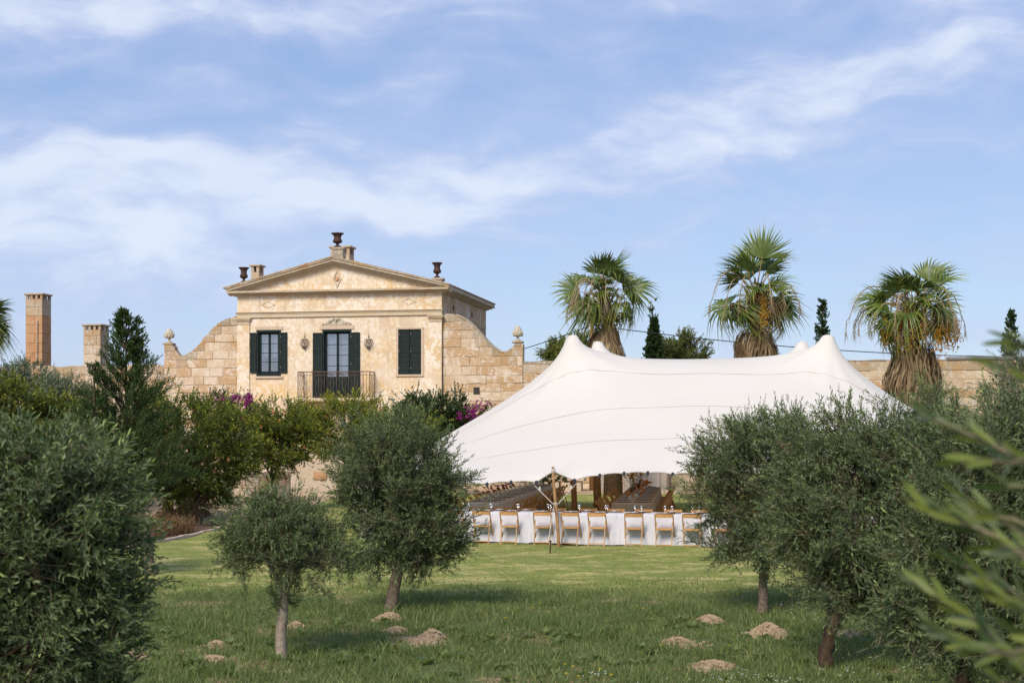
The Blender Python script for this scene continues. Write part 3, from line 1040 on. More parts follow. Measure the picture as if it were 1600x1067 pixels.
# wall sconces
def sconce(px, lab):
    uu, zt = FP(px, 519, -.1); zb_ = FP(px, 546, -.1)[1]
    r = empty('wall_sconce', L2W(uu, -.004, zb_), -YAW, lab, 'wall sconce', 'scrolled iron sconces beside the balcony door')
    h = zt - zb_
    b = MB()
    b.tube([(0, -.10, 0), (0, -.10, h)], [.022, .008], 6)
    b.tube([(0, 0, h * .35), (0, -.10, h * .35)], .014, 5)
    b.sphere((0, -.10, .05), .04, 8, 6)
    b.sphere((0, -.10, h * .72), .035, 8, 6)
    b.build('stem', M['iron'], r)
    for k, a in enumerate((0, 60, 120, 180, 240, 300)):
        ca, sa = math.cos(rad(a)), math.sin(rad(a))
        s = MB()
        pts = []
        for j in range(15):
            t = j / 14
            rr = .05 + .18 * math.sin(t * math.pi * .9)
            zz = h * (.06 + .52 * t)
            if t > .8:
                rr += (t - .8) * .25
            pts.append((ca * rr, -.10 + sa * rr * .45, zz))
        s.tube(pts, [.014] * 12 + [.012, .01, .008], 5)
        s.sphere((pts[-1][0], pts[-1][1], pts[-1][2]), .028, 6, 5)
        s.build('scroll_arm', M['iron'], r)
    return r


sconce(475.7, 'rusty scrolled iron sconce between the open shuttered window and the balcony door')
sconce(575.9, 'rusty scrolled iron sconce on the wall between the balcony door and the closed shutters')

# chimneys on the house (parts: they are masonry of the roof)
def cap_chimney(u0, u1, v0, v1, zb, zt, name='chimney'):
    b = MB(); b.tint = (.5, .15, 0)
    b.cbox(u0, v0, zb, u1, v1, zt - .42, .02)
    c = b.build(name, M['chimney_stone'], house)
    k = MB(); k.tint = (.4, .3, 0)
    w = .16
    for (a, e) in ((u0, v0), (u1 - w, v0), (u0, v1 - w), (u1 - w, v1 - w)):
        k.cbox(a, e, zt - .419, a + w, e + w, zt - .10, .01)
    if u1 - u0 > 1:
        k.cbox((u0 + u1) / 2 - .22, v0, zt - .419, (u0 + u1) / 2 + .22, v0 + w, zt - .10, .01)
    k.build('vent_pier', M['chimney_stone'], c)
    k = MB(); k.tint = (.3, .4, 0)
    k.cbox(u0 - .09, v0 - .09, zt - .099, u1 + .09, v1 + .09, zt, .015)
    k.build('cap_slab', M['trim_stone'], c)
    k = MB(); k.box(u0 + .17, v0 + .17, zt - .415, u1 - .17, v1 - .17, zt - .11); k.build('flue', M['room'], c)


u0, zt = FP(516.5, 384.5, 3.0); u1 = FP(549.5, 400, 3.0)[0]
cap_chimney(u0, u1 - .12, 3.0, 3.8, 10.3, zt)
u0, zt = FP(389.5, 413.5, 6.0); u1 = FP(407.5, 420, 6.0)[0]
cap_chimney(u0 + .1, u1 - .1, 6.0, 6.7, 9.8, zt)


def urn(px, py_top, py_bot, v, lab, scale_w):
    uu, zb_ = FP(px, py_bot, v)
    h = FP(px, py_top, v)[1] - zb_
    r = empty('stone_urn', L2W(uu, v, zb_), 0, lab, 'urn', 'rusty iron urns along the pediment')
    b = MB()
    prof = [(.20, 0), (.21, .04), (.17, .07), (.09, .12), (.07, .20), (.085, .26), (.12, .28), (.20, .34), (.235, .42), (.225, .50), (.19, .60), (.185, .72), (.22, .84), (.29, .92), (.33, .945), (.34, .97), (.33, 1.0), (.29, .99), (.20, .9)]
    b.lathe([(p[0] * scale_w, p[1] * h) for p in prof], n=20)
    b.build('bowl', M['iron'], r)
    f = MB()
    for k in range(10):
        a = 2 * math.pi * k / 10
        f.tube([(math.cos(a) * .10 * scale_w, math.sin(a) * .10 * scale_w, .27 * h), (math.cos(a) * .225 * scale_w, math.sin(a) * .225 * scale_w, .37 * h), (math.cos(a) * .235 * scale_w, math.sin(a) * .235 * scale_w, .50 * h)], [.02, .03, .008], 5)
    f.build('gadroon', M['iron'], r)


urn(527.3, 364.5, 386.2, .4, 'rust brown urn on the lichened plinth at the peak of the pediment', .95)
urn(381.0, 418.0, 441.5, .3, 'rust brown urn at the corner of the roof beside the small capped chimney', .80)
urn(683.0, 410.5, 434.0, .3, 'rust brown urn at the bare corner of the roof nearest the palms', .78)
# pedestals
for (pa, pb, pt, pbm, v) in ((518.5, 537, 386.2, 406, .4), (373.0, 386.5, 441.5, 458, .3), (674.5, 691.5, 434.0, 452, .3)):
    ua, zt = FP(pa, pt, v - .25); ub = FP(pb, pt, v - .25)[0]
    zbm = FP(pa, pbm, v)[1] - .1
    b = MB(); b.tint = (.3, .9, 0)
    b.cbox(ua, v - .25, zt - .12, ub, v + .3, zt - .002, .02)
    b.cbox(ua + .05, v - .21, zbm, ub - .05, v + .26, zt - .121, .02)
    b.build('urn_pedestal', M['stone'], house)

# ================================================================== GARDEN WALLS (coursed sandstone)
NBRICK = 0


def masonry(root, u0, u1, z0, topf, v0, thick, vis, course=.43, wlo=.50, whi=1.05, mat=None, matcore=None, seed=1, frame=None):
    """stones as separate pieces where the photo shows them, the hidden remainder joined. frame: (origin, yaw)"""
    global NBRICK
    mat = mat or M['stone']
    r = random.Random(seed)
    n = max(2, int((u1 - u0) / .2))
    poly = [(u0, z0), (u1, z0)] + [(u1 - (u1 - u0) * k / n, topf(u1 - (u1 - u0) * k / n) - .02) for k in range(n + 1)]
    # core as strip of quads
    c = MB(); c.tint = (.5, .1, 0)
    for k in range(n):
        a, b_ = u0 + (u1 - u0) * k / n, u0 + (u1 - u0) * (k + 1) / n
        ta, tb = topf(a) - .02, topf(b_) - .02
        vs = [(a, v0, z0), (b_, v0, z0), (b_, v0, tb), (a, v0, ta), (a, v0 + thick, z0), (b_, v0 + thick, z0), (b_, v0 + thick, tb), (a, v0 + thick, ta)]
        fs = [(0, 1, 2, 3), (5, 4, 7, 6), (3, 2, 6, 7)]
        if k == 0: fs.append((4, 0, 3, 7))
        if k == n - 1: fs.append((1, 5, 6, 2))
        c.add(vs, fs)
    c.build('wall_core', matcore or M['mortar'], root)
    rest = MB()
    z = z0
    row = 0
    zmax = max(topf(u0 + (u1 - u0) * k / 60) for k in range(61))
    while z < zmax - .04:
        h = course * r.uniform(.9, 1.08)
        u = u0 - (row % 2) * .4 * r.uniform(.8, 1.2)
        while u < u1:
            w = r.uniform(wlo, whi)
            a, b_ = max(u, u0), min(u + w, u1)
            u += w
            # a stone cut by the profile ends where the profile meets its bed
            while b_ - a > .12 and topf(b_) < z + .05: b_ -= .03
            while b_ - a > .12 and topf(a) < z + .05: a += .03
            if b_ - a < .12:
                continue
            g = .013
            zt = z + h
            tops = []
            clipped = False
            for k in range(5):
                uu = (b_ - g) + ((a + g) - (b_ - g)) * k / 4
                tz = min(zt - g, topf(uu))
                if tz < zt - g - 1e-6: clipped = True
                tops.append((uu, tz))
            if max(t[1] for t in tops) < z + .06:
                continue
            j = lambda: r.uniform(-.020, .016)
            if clipped:
                pl = [(a + g, z + g), (b_ - g, z + g)] + [(uu, max(tz, z + g + .012)) for uu, tz in tops]
            else:
                pl = [(a + g + j(), z + g + j()), ((a + b_) / 2, z + g + j()), (b_ - g + j(), z + g + j()), (b_ - g + j(), zt - g + j()), ((a + b_) / 2, zt - g + j()), (a + g + j(), zt - g + j())]
            um = (a + b_) / 2
            top = topf(um)
            age = max(0.0, 1 - (top - (z + h * .6)) / 0.8) * .9
            bb = stone_mesh(pl, v0 - r.uniform(.004, .055), v0 + .06, .014 if not clipped else .01, r.random(), age)
            if clipped or zt > top - .08:
                # the stone shows its top: run it through the wall thickness
                m_ = MB(); m_.tint = (r.random(), 1.0, 0)
                for k in range(len(tops) - 1):
                    (ua, za), (ub, zb) = tops[k + 1], tops[k]
                    za = max(za, z + .03); zb = max(zb, z + .03)
                    m_.add([(ua, v0 + .02, za), (ub, v0 + .02, zb), (ub, v0 + thick + .02, zb), (ua, v0 + thick + .02, za)], [(0, 1, 2, 3)])
                bb.v += [tuple(p) for p in m_.v]
                k0 = len(bb.v) - len(m_.v)
                bb.f += [tuple(i + k0 for i in f) for f in m_.f]
                bb.t += m_.t; bb.s += m_.s
            zm = z + h / 2
            if vis(topix_local(root, um, v0, zm)):
                bb.build('brick', mat, root)
                NBRICK += 1
            else:
                k0 = len(rest.v)
                rest.v += bb.v; rest.t += bb.t; rest.s += bb.s
                rest.f += [tuple(i + k0 for i in f) for f in bb.f]
        z += h
        row += 1
    if rest.v:
        rest.build('hidden_bricks', mat, root, kind='stuff')


def topix_local(root, u, v, z):
    a = root.rotation_euler.z
    p = Vector((u * math.cos(a) - v * math.sin(a), u * math.sin(a) + v * math.cos(a), z)) + root.location
    return topix(p)


SV = .16  # walls stand back from the facade plane
cr = [FP(px, py, SV) for px, py in ((690, 489), (714, 491.5), (726, 497), (738.6, 507), (750, 519.5), (760, 531), (770, 541), (780, 548), (787, 550), (793, 549.3), (798, 545), (801.5, 541), (804, 537), (816.5, 537), (817, 537))]
cl = [FP(px, py, SV) for px, py in ((256.5, 539), (272.5, 539), (275, 549), (279, 556.5), (287, 556), (297, 550), (307, 543), (318, 528), (330, 515.5), (340, 506), (350, 500), (360, 496), (370, 493.5), (373, 493.5))]
ru = [p[0] for p in cr]; rzv = [p[1] for p in cr]
lu = [p[0] for p in cl]; lz = [p[1] for p in cl]
rs = empty('scroll_wall', O0, -YAW, 'sandstone wall sweeping down in a scroll from the house towards the tent', 'wall', 'stone scroll walls beside the house')
masonry(rs, WID + .003, ru[-1], -.05, lambda u: float(np.interp(u, ru, rzv)), SV, .42, lambda p: p[1] < 650, seed=3)
ls = empty('scroll_wall', O0, -YAW, 'weathered sandstone wall rising in a scroll to the house above the conifer and hedge', 'wall', 'stone scroll walls beside the house')
masonry(ls, lu[0], -.003 - .03, -.05, lambda u: float(np.interp(u, lu, lz)), SV, .42, lambda p: p[1] < 660, seed=4)
# coping drip on the right curve: thin pale edge
b = MB(); b.tint = (.2, .9, 0)
for k in range(1, 8):
    (ua, za), (ub, zb) = cr[k], cr[k + 1]
    b.add([(ua, SV - .06, za - .05), (ub, SV - .06, zb - .05), (ub, SV - .06, zb + .03), (ua, SV - .06, za + .03),
           (ua, SV + .5, za - .05), (ub, SV + .5, zb - .05), (ub, SV + .5, zb + .03), (ua, SV + .5, za + .03)],
          [(0, 1, 2, 3), (3, 2, 6, 7), (0, 4, 5, 1), (4, 7, 6, 5)])
b.build('coping', M['stone'], rs)

zl_ = FP(160, 570.5, SV)[1]; zr_ = FP(1440, 562.5, SV)[1]; zr0 = FP(830, 564, SV)[1]
lw = empty('boundary_wall', O0, -YAW, 'long low sandstone garden wall behind the hedge with two chimneys rising beyond', 'wall', 'garden walls running off from the house')
jl = lambda u: zl_ + .05 * math.sin(u * 2.1) + .03 * math.sin(u * 5.3)
masonry(lw, -26.0, lu[0] - .003, -.05, jl, SV + .05, .4, lambda p: p[1] < 650 and p[0] > 0, seed=6)
rw = empty('boundary_wall', O0, -YAW, 'long sandstone garden wall behind the tent and the palms', 'wall', 'garden walls running off from the house')
jr = lambda u: float(np.interp(u, [14, 22, 48], [zr0, zr_ + .05, zr_])) + .02 * math.sin(u * 3.7)
masonry(rw, ru[-1] + .003, 52.0, -.05, jr, SV + .05, .4,
        lambda p: (p[0] < 905 and p[1] < 600) or (1320 < p[0] < 1600 and p[1] < 625) or (700 < p[0] < 1090 and 733 < p[1] < 772) or (1000 < p[0] < 1145 and p[1] < 569), seed=8)
u_a = FP(1480, 560, SV)[0]
b = MB(); b.cbox(u_a, SV - .04, zr_ - .02, 52, SV + .5, zr_ + .13, .02); b.build('lead_capping', M['grey_cap'], rw)
# putlog hole: its shade painted as a dark block in the wall face
uu, zz = FP(744.5, 610.5, SV - .04)
MB().box(uu - .15, SV - .045, zz - .17, uu + .15, SV + .0, zz + .17).build('putlog_hole_shade', M['room'], rs)

# pineapple finials on the piers
def finial(px, py0, py1, lab):
    uu, zb_ = FP(px, py1, SV + .2); h = FP(px, py0, SV + .2)[1] - zb_
    r = empty('stone_finial', L2W(uu, SV + .2, zb_), 0, lab, 'finial', 'carved flame finials on the scroll wall piers')
    b = MB()
    b.lathe([(.15, 0), (.16, .06), (.09, .09), (.055, .15), (.07, .2), (.12, .27), (.16, .33), (.15, .38)], n=16)
    b.build('foot', M['finial'], r)
    k = MB()
    for ring, (rr, zz, n, s) in enumerate(((.19, .42, 9, .075), (.20, .52, 9, .07), (.16, .61, 8, .065), (.10, .69, 6, .055), (.03, .75, 3, .05))):
        for j in range(n):
            a = 2 * math.pi * (j + .5 * (ring % 2)) / n
            k.sphere((rr * math.cos(a), rr * math.sin(a), zz * h / .8), s, 7, 5, 1.25)
    k.lathe([(.14, .36), (.19, .45), (.17, .6), (.09, .7), (.02, .76)], n=12)
    k.build('carved_fruit', M['finial'], r)
    # small base course on the pier
    b = MB(); b.tint = (.3, .8, 0); b.cbox(-.27, -.24, -.10, .27, .24, -.002, .03)
    b.build('base', M['stone'], r, rot=(0, 0, -YAW))


finial(809.0, 513.5, 533.0, 'pale carved finial on the wall pier between the house and the tent')
finial(264.5, 516.0, 536.0, 'pale carved finial on the wall pier between the conifer and the house')


# free chimneys beyond the left wall --------------------------------
def stack(px0, px1, px2, pyt, D, yaw, lab, band_z=None, mats=None, nholes=3, seed=2, h_course=.45):
    """px0..px1 front face, px1..px2 side face"""
    c = P(px1, 600, D)                       # near corner (front right)
    w = abs(px1 - px0) / F * D / math.cos(yaw) * 1.0
    r_ = empty('stone_chimney', (c.x, c.y, 0), -yaw, lab, 'chimney')
    d = .62 * w + .35
    zt = CH + (HZ - pyt) / F * D
    zb_ = 0.0
    rr = random.Random(seed)
    b = MB(); b.tint = (.4, .1, 0)
    b.box(-w + .03, .03, zb_, -.03, d - .03, zt - .32)
    b.build('core', M['mortar'], r_)
    z = zb_
    row = 0
    while z < zt - .36:
        h = min(h_course * rr.uniform(.9, 1.1), zt - .34 - z)
        if zt - .34 - (z + h) < .15: h = zt - .34 - z
        mat = mats[0] if (band_z is None or z > band_z) else mats[1]
        age = max(0, 1 - (zt - z - h) / 1.5) * .5
        split = -w * (.45 if row % 2 else .22)
        segs = [(-w, split), (split, 0)]
        for (a, e) in segs:
            m_ = MB(); m_.tint = (rr.random(), age, 0)
            o = rr.uniform(0, .014)
            m_.cbox(a + .006, -o, z + .006, e - .006, .12, z + h - .006, .01)
            m_.build('brick', mat, r_)
        sp = d * (.55 if row % 2 else .8)
        for (a, e) in ((.121, sp), (sp, d)):
            for xs in ((-.12, rr.uniform(0, .014)), (-w - rr.uniform(0, .014), -w + .12)):
                m_ = MB(); m_.tint = (rr.random(), age, 0)
                m_.cbox(xs[0], a + .006, z + .006, xs[1], e - .006, z + h - .006, .01)
                m_.build('brick', mat, r_)
        z += h
        row += 1
    spots = [(-w + (w - .14) * j / nholes, yy) for j in range(nholes + 1) for yy in (0, d - .14)] + [(-.14, d / 2 - .07), (-w, d / 2 - .07)]
    for (x, yy) in spots:
        k = MB(); k.tint = (.3, .5, 0)
        k.cbox(x, yy, zt - .339, x + .14, yy + .14, zt - .10, .01)
        k.build('vent_pier', M['chimney_stone'], r_)
    k = MB(); k.tint = (.4, .6, 0)
    k.cbox(-w - .07, -.07, zt - .099, .07, d + .07, zt, .02)
    k.build('cap_slab', M['stone'], r_)
    return r_, w, zt


c1, w1, zt1 = stack(38, 66, 80, 458, 80, rad(11), 'tall square chimney with orange lower courses and a vented cap', band_z=CH + (HZ - 503) / F * 80,
                    mats=(M['chimney_stone'], M['orange_stone']), seed=11, h_course=.52)
b = MB(); b.tube([(-.26, -.04, 5.0), (-.26, -.04, CH + (HZ - 501) / F * 80)], .022, 6); b.build('drain_pipe', M['grey_cap'], c1)
stack(128.5, 157, 169, 506, 76, rad(11), 'shorter rough sandstone chimney with a vented cap behind the conifer', mats=(M['stone'], M['stone']), seed=12, h_course=.46)

# ================================================================== THINGS AT THE FOOT OF THE WALL, SEEN UNDER THE TENT
def wall_y(px, v=SV + .05):
    d = Vector(((px - CX) / F, 1, 0)); return (v + O0.dot(VV)) / d.dot(VV)


def at_wall(px, py, out):
    """point `out` metres in front of the wall face; returns u, z"""
    return FP(px, py, SV + .05 - out)


# stone ledge / bench with slab
r = empty('stone_bench', L2W(FP(880, 760, -2.2)[0], -2.2, 0), -YAW, 'pale stone slab bench against the wall seen under the tent arch', 'bench')
ub = FP(880, 760, -2.2)[0]
u0, u1 = FP(842, 760, -2.2)[0] - ub, FP(914, 760, -2.2)[0] - ub
b = MB(); b.tint = (.2, .2, 0); b.cbox(u0, -.3, .52, u1, .5, .66, .03); b.build('seat', M['trim_stone'], r)
for k in range(4):
    x = u0 + .15 + (u1 - u0 - .6) * k / 3
    b = MB(); b.tint = (.3, .3, 0); b.cbox(x, -.2, -.02, x + .3, .4, .519, .02); b.build('leg', M['trim_stone'], r)
# masonry ledge to its left
ug = FP(760, 760, -1.6)[0]
r = empty('masonry_ledge', L2W(ug, -1.6, 0), -YAW, 'low rough sandstone ledge behind the red flower table', 'ledge')
masonry(r, FP(700, 760, -1.6)[0] - ug, FP(838, 760, -1.6)[0] - ug, -.05, lambda u: .62, 0, .6, lambda p: True, course=.3, wlo=.5, whi=.9, seed=21)
# tapered grey buttress
ug = FP(955, 760, -1.4)[0]
r = empty('grey_buttress', L2W(ug, -1.4, 0), -YAW, 'tapered rough grey rendered buttress against the wall beside the white block', 'buttress')
b = MB()
b.prism([(-.50, 0), (.55, 0), (.32, 1.9), (-.45, 1.9)], 0, 1.35)
b.build('body', M['rough_grey'], r)
# white rendered block
ug = FP(1008, 760, -1.6)[0]
r = empty('white_block', L2W(ug, -1.6, 0), -YAW, 'white rendered masonry block behind the yellow flower table', 'masonry block')
a, c = FP(977, 760, -1.6)[0] - ug, FP(1031, 760, -1.6)[0] - ug
b = MB(); b.cbox(a, 0, -.05, c, 1.5, 1.7, .02); b.cbox(c + .002, .12, -.05, c + .30, 1.5, 1.7, .02); b.build('body', M['plaster_white'], r)
b = MB(); b.cbox(a - .42, -.10, .68, a - .20, .1, 1.12, .02); b.build('meter_box', M['surround'], r)
b = MB(); b.cbox(a - .18, .05, -.05, a - .002, 1.4, 1.3, .02); b.build('side_pier', M['surround'], r)
# terrace slab in front
r = empty('terrace_step', L2W(ug + 1.5, -2.6, 0), -YAW, 'low pink stone terrace step along the foot of the wall', 'step')
for k in range(12):
    b = MB(); b.tint = (srng.random() * .4, 0, 0)
    b.cbox(-3.2 + k * .9, 0, -.05, -3.2 + k * .9 + .885, .45, .13, .02); b.build('stone_slab', M['surround'], r)
# plants on the bench (dark green against the wall)
# low retaining wall and ramp at the left, between the trees
g1 = P(384, 741, 60)
r = empty('retaining_wall', (g1.x, 60, 0), rad(-6), 'low pink sandstone retaining wall glimpsed between the pomegranate and olive trees', 'wall')
masonry(r, -6.0, 1.85, -.05, lambda u: 1.0 + .02 * math.sin(u * 3), 0, .35, lambda p: p[0] > 370, course=.5, wlo=.8, whi=1.3, seed=31)
MB().cbox(-6.0, -.05, 1.0, 1.9, .42, 1.1, .02).build('coping', M['surround'], r)
r = empty('ramp_buttress', (P(490, 741, 62).x, 62, 0), rad(-11), 'sloping sandy pink buttress wall with an old lime washed top behind the olive tree', 'buttress')
b = MB(); b.tint = (.4, .1, 0)
b.prism([(-3.0, -.05), (1.5, -.05), (1.5, 2.6), (.9, 2.6), (-.5, 1.9), (-1.3, 1.35), (-1.5, .95), (-3.0, .9)], 0, .8)
b.build('body', M['mortar'], r)
b = MB(); b.tint = (.8, .1, 0)
b.cbox(.02, -.05, .70, .60, .02, 1.05, .02); b.build('red_patch', M['orange_stone'], r)

# ================================================================== TENT
FL, FR, BL, BR = np.array([-4.3, 36.2]), np.array([13.6, 32.6]), np.array([-1.6, 54.5]), np.array([15.6, 50.5])
NS, NT_ = 181, 131
S_, T_ = np.meshgrid(np.linspace(0, 1, NS), np.linspace(0, 1, NT_))
TX = (1 - T_) * ((1 - S_) * FL[0] + S_ * FR[0]) + T_ * ((1 - S_) * BL[0] + S_ * BR[0])
TY = (1 - T_) * ((1 - S_) * FL[1] + S_ * FR[1]) + T_ * ((1 - S_) * BL[1] + S_ * BR[1])


def inv_bil(x, y):
    s, t = .5, .5
    for _ in range(30):
        px = (1 - t) * ((1 - s) * FL[0] + s * FR[0]) + t * ((1 - s) * BL[0] + s * BR[0])
        py = (1 - t) * ((1 - s) * FL[1] + s * FR[1]) + t * ((1 - s) * BL[1] + s * BR[1])
        a = np.array([[(1 - t) * (FR[0] - FL[0]) + t * (BR[0] - BL[0]), (1 - s) * (BL[0] - FL[0]) + s * (BR[0] - FR[0])],
                      [(1 - t) * (FR[1] - FL[1]) + t * (BR[1] - BL[1]), (1 - s) * (BL[1] - FL[1]) + s * (BR[1] - FR[1])]])
        d = np.linalg.solve(a, np.array([x - px, y - py]))
        s += d[0]; t += d[1]
    return s, t


def front_s(px):
    """parameter on the front edge hit by the photo column px"""
    k = (px - CX) / F
    return (k * FL[1] - FL[0]) / ((FR[0] - FL[0]) - k * (FR[1] - FL[1]))


def front_pt(s):
    return FL + (FR - FL) * s


def z_at(px, py):
    s = front_s(px); y = front_pt(s)[1]
    return CH - (py - HZ) / F * y


clamps = [(663, 762), (712, 759.5), (761, 756), (798.5, 753), (838, 753.2), (897.3, 750.3), (937, 742.5), (975, 739.5), (1012, 738.5), (1051, 740.5), (1090, 741), (1130, 741), (1170, 741.5), (1215, 742), (1260, 742), (1310, 742), (1360, 742), (1420, 743), (1480, 748)]
cs = np.array([front_s(p[0]) for p in clamps]); cz = np.array([z_at(*p) for p in clamps])
ns = 1001
fine_s = np.linspace(0, 1, ns)
fz_ = np.interp(fine_s, np.concatenate([[0], cs, [1]]), np.concatenate([[1.15], cz, [1.2]]))
allc = np.concatenate([[0], cs, [1]])
arch_s = front_s(864)
for a, b_ in zip(allc, allc[1:]):
    mk = (fine_s >= a) & (fine_s <= b_)
    tt = (fine_s[mk] - a) / (b_ - a)
    if a < arch_s < b_:
        pk = (arch_s - a) / (b_ - a)
        u = np.where(tt < pk, tt / pk, (1 - tt) / (1 - pk))
        fz_[mk] += .25 * (u ** 1.15) + .02 * np.sin(np.pi * u)
    else:
        fz_[mk] += .035 * np.sin(np.pi * tt) ** .8
peaks = [((P(895, 523, 42.0)), 1.0), (P(1293, 523, 40.6), 1.0), (P(933.5, 533, 47.0), .9), (P(1253.5, 533, 46.0), .9)]
Z = np.full_like(TX, 2.5)
fixed = np.zeros(Z.shape, bool)
edge_z = np.interp(S_[0], fine_s, fz_)
Z[0] = edge_z; fixed[0] = True
sb = S_[0]
Z[-1] = 1.9 + .25 * np.sin(np.pi * sb * 5) ** 2 * np.sin(np.pi * sb) - .5 * (np.abs(sb - .5) * 2) ** 8; fixed[-1] = True
tb = T_[:, 0]
Z[:, 0] = Z[0, 0] * (1 - tb) + Z[-1, 0] * tb + .55 * np.sin(np.pi * tb) ** 1 ; fixed[:, 0] = True
Z[:, -1] = Z[0, -1] * (1 - tb) + Z[-1, -1] * tb + .55 * np.sin(np.pi * tb); fixed[:, -1] = True
Z[-1, 0] = 1.3; Z[-1, -1] = 1.3
hard = fixed.copy()
for p, k in peaks:
    dd = np.hypot(TX - p.x, TY - p.y)
    mk = dd < .19
    Z[mk] = p.z - .06 * (dd[mk] / .19) ** 2
    fixed |= mk; hard |= mk


def ridge(a, b_, zmid, pw):
    n = 400
    for k in range(n + 1):
        q = k / n
        x, y = a.x * (1 - q) + b_.x * q, a.y * (1 - q) + b_.y * q
        s, t = inv_bil(x, y) if k % 4 == 0 or k == n else (None, None)
        if s is None: continue
        i, j = int(round(t * (NT_ - 1))), int(round(s * (NS - 1)))
        if hard[i, j]: continue
        e = a.z * (1 - q) + b_.z * q
        Z[i, j] = zmid + (e - zmid) * abs(2 * q - 1) ** pw
        fixed[i, j] = True


ridge(peaks[0][0], peaks[1][0], 4.83, 3.4)
ridge(peaks[2][0], peaks[3][0], 4.95, 3.6)
ridge(peaks[0][0], peaks[2][0], 5.02, 2.4)
ridge(peaks[1][0], peaks[3][0], 5.02, 2.4)


def wing(a, ex, ey, ez, bow):
    """slack fold from a peak to a corner"""
    for k in range(1, 140):
        q = k / 140
        x, y = a.x * (1 - q) + ex * q, a.y * (1 - q) + ey * q
        s, t = inv_bil(x, y)
        i, j = int(round(t * (NT_ - 1))), int(round(s * (NS - 1)))
        if i < 0 or j < 0 or i >= NT_ or j >= NS or hard[i, j]: continue
        lin = a.z * (1 - q) + ez * q
        Z[i, j] = lin - bow * (math.sin(math.pi * q ** .62))
        fixed[i, j] = True


wing(peaks[0][0], -3.4, 43.5, 2.0, .46)
wing(peaks[1][0], 14.3, 41.0, 2.0, .46)


def relax(Z, fixed, n, w=1.9):
    hx = 18.0 / NS; hy = 18.5 / NT_
    cx, cy = 1 / hx ** 2, 1 / hy ** 2
    ii, jj = np.indices(Z.shape)
    red = ((ii + jj) % 2 == 0)
    for it in range(n):
        for col in (red, ~red):
            nb = np.zeros_like(Z)
            nb[1:-1, 1:-1] = (cx * (Z[1:-1, :-2] + Z[1:-1, 2:]) + cy * (Z[:-2, 1:-1] + Z[2:, 1:-1])) / (2 * (cx + cy))
            mk = col & ~fixed
            mk[0] = mk[-1] = False; mk[:, 0] = mk[:, -1] = False
            Z[mk] += w * (nb[mk] - Z[mk])
    return Z


Z = relax(Z, fixed, 500)
Z = relax(Z, hard, 16, 1.0)
# tension creases: short ripples running in from the front edge and down from the peaks
du = T_ * 18.0
Z += .016 * np.exp(-du / 1.1) * np.sin(S_ * 150 + 1.5 * np.sin(S_ * 17)) * (1 - np.exp(-du / .12))
for p, k in peaks:
    dx, dy = TX - p.x, TY - p.y
    dd = np.hypot(dx, dy)
    Z += .020 * np.exp(-((dd - .9) / .8) ** 2) * np.sin(np.arctan2(dy, dx) * 11 + p.x) * (dd > .22)
Z += .012 * np.sin(TX * 1.7 + TY * .9) * np.sin(TY * 1.3) * np.minimum(1, np.minimum(T_, 1 - T_) * 8)


def tentz(x, y):
    s, t = inv_bil(x, y)
    s = min(max(s, 0), 1); t = min(max(t, 0), 1)
    fi, fj = t * (NT_ - 1), s * (NS - 1)
    i, j = min(int(fi), NT_ - 2), min(int(fj), NS - 2)
    a, b_ = fi - i, fj - j
    return float((1 - a) * ((1 - b_) * Z[i, j] + b_ * Z[i, j + 1]) + a * ((1 - b_) * Z[i + 1, j] + b_ * Z[i + 1, j + 1]))


TORG = Vector((4.5, 43.0, 0))
tent = empty('stretch_tent', TORG, 0, 'large white stretch tent with four rounded peaks over the long wedding tables', 'tent')
V = np.stack([TX - TORG.x, TY - TORG.y, Z], -1).reshape(-1, 3)
i = np.arange(NS * NT_).reshape(NT_, NS)
Fc = np.stack([i[:-1, :-1], i[:-1, 1:], i[1:, 1:], i[1:, :-1]], -1).reshape(-1, 4)
link('canopy', np_mesh('canopy', V, Fc, smooth=True), M['tent'], tent)
# hem all round
b = MB()
for path in (V.reshape(NT_, NS, 3)[0], V.reshape(NT_, NS, 3)[-1], V.reshape(NT_, NS, 3)[:, 0], V.reshape(NT_, NS, 3)[:, -1]):
    b.tube([Vector(p) for p in path], .018, 5)
b.build('hem', M['lining'], tent)
# welded seams lying on the cloth
for tseam, wd in ((.118, .009), (.222, .010), (.330, .018), (.60, .02), (.75, .02), (.88, .02)):
    vs, fs = [], []
    n = 240
    for k in range(n + 1):
        s = .004 + .992 * k / n
        for sg in (0, 1):
            t = tseam + (sg * wd * 2 - wd) / 18.5 + .0015 * math.sin(s * 40) * (1 if k else 1)
            x = float((1 - t) * ((1 - s) * FL[0] + s * FR[0]) + t * ((1 - s) * BL[0] + s * BR[0]))
            y = float((1 - t) * ((1 - s) * FL[1] + s * FR[1]) + t * ((1 - s) * BL[1] + s * BR[1]))
            vs.append((x - TORG.x, y - TORG.y, tentz(x, y) + .012))
        if k:
            fs.append((2 * k - 2, 2 * k - 1, 2 * k + 1, 2 * k))
    MB().add(vs, [f[::-1] for f in fs], True).build('seam', M['seam'], tent)
# clamps on the front edge
for k, (px, py) in enumerate(clamps):
    s = cs[k]; p = front_pt(s)
    b = MB(); b.cbox(-.032, -.025, -.075, .032, .025, .035, .008)
    b.build('edge_clamp', M['clamp'], tent, loc=(p[0] - TORG.x, p[1] - TORG.y - .02, cz[k] + .01))

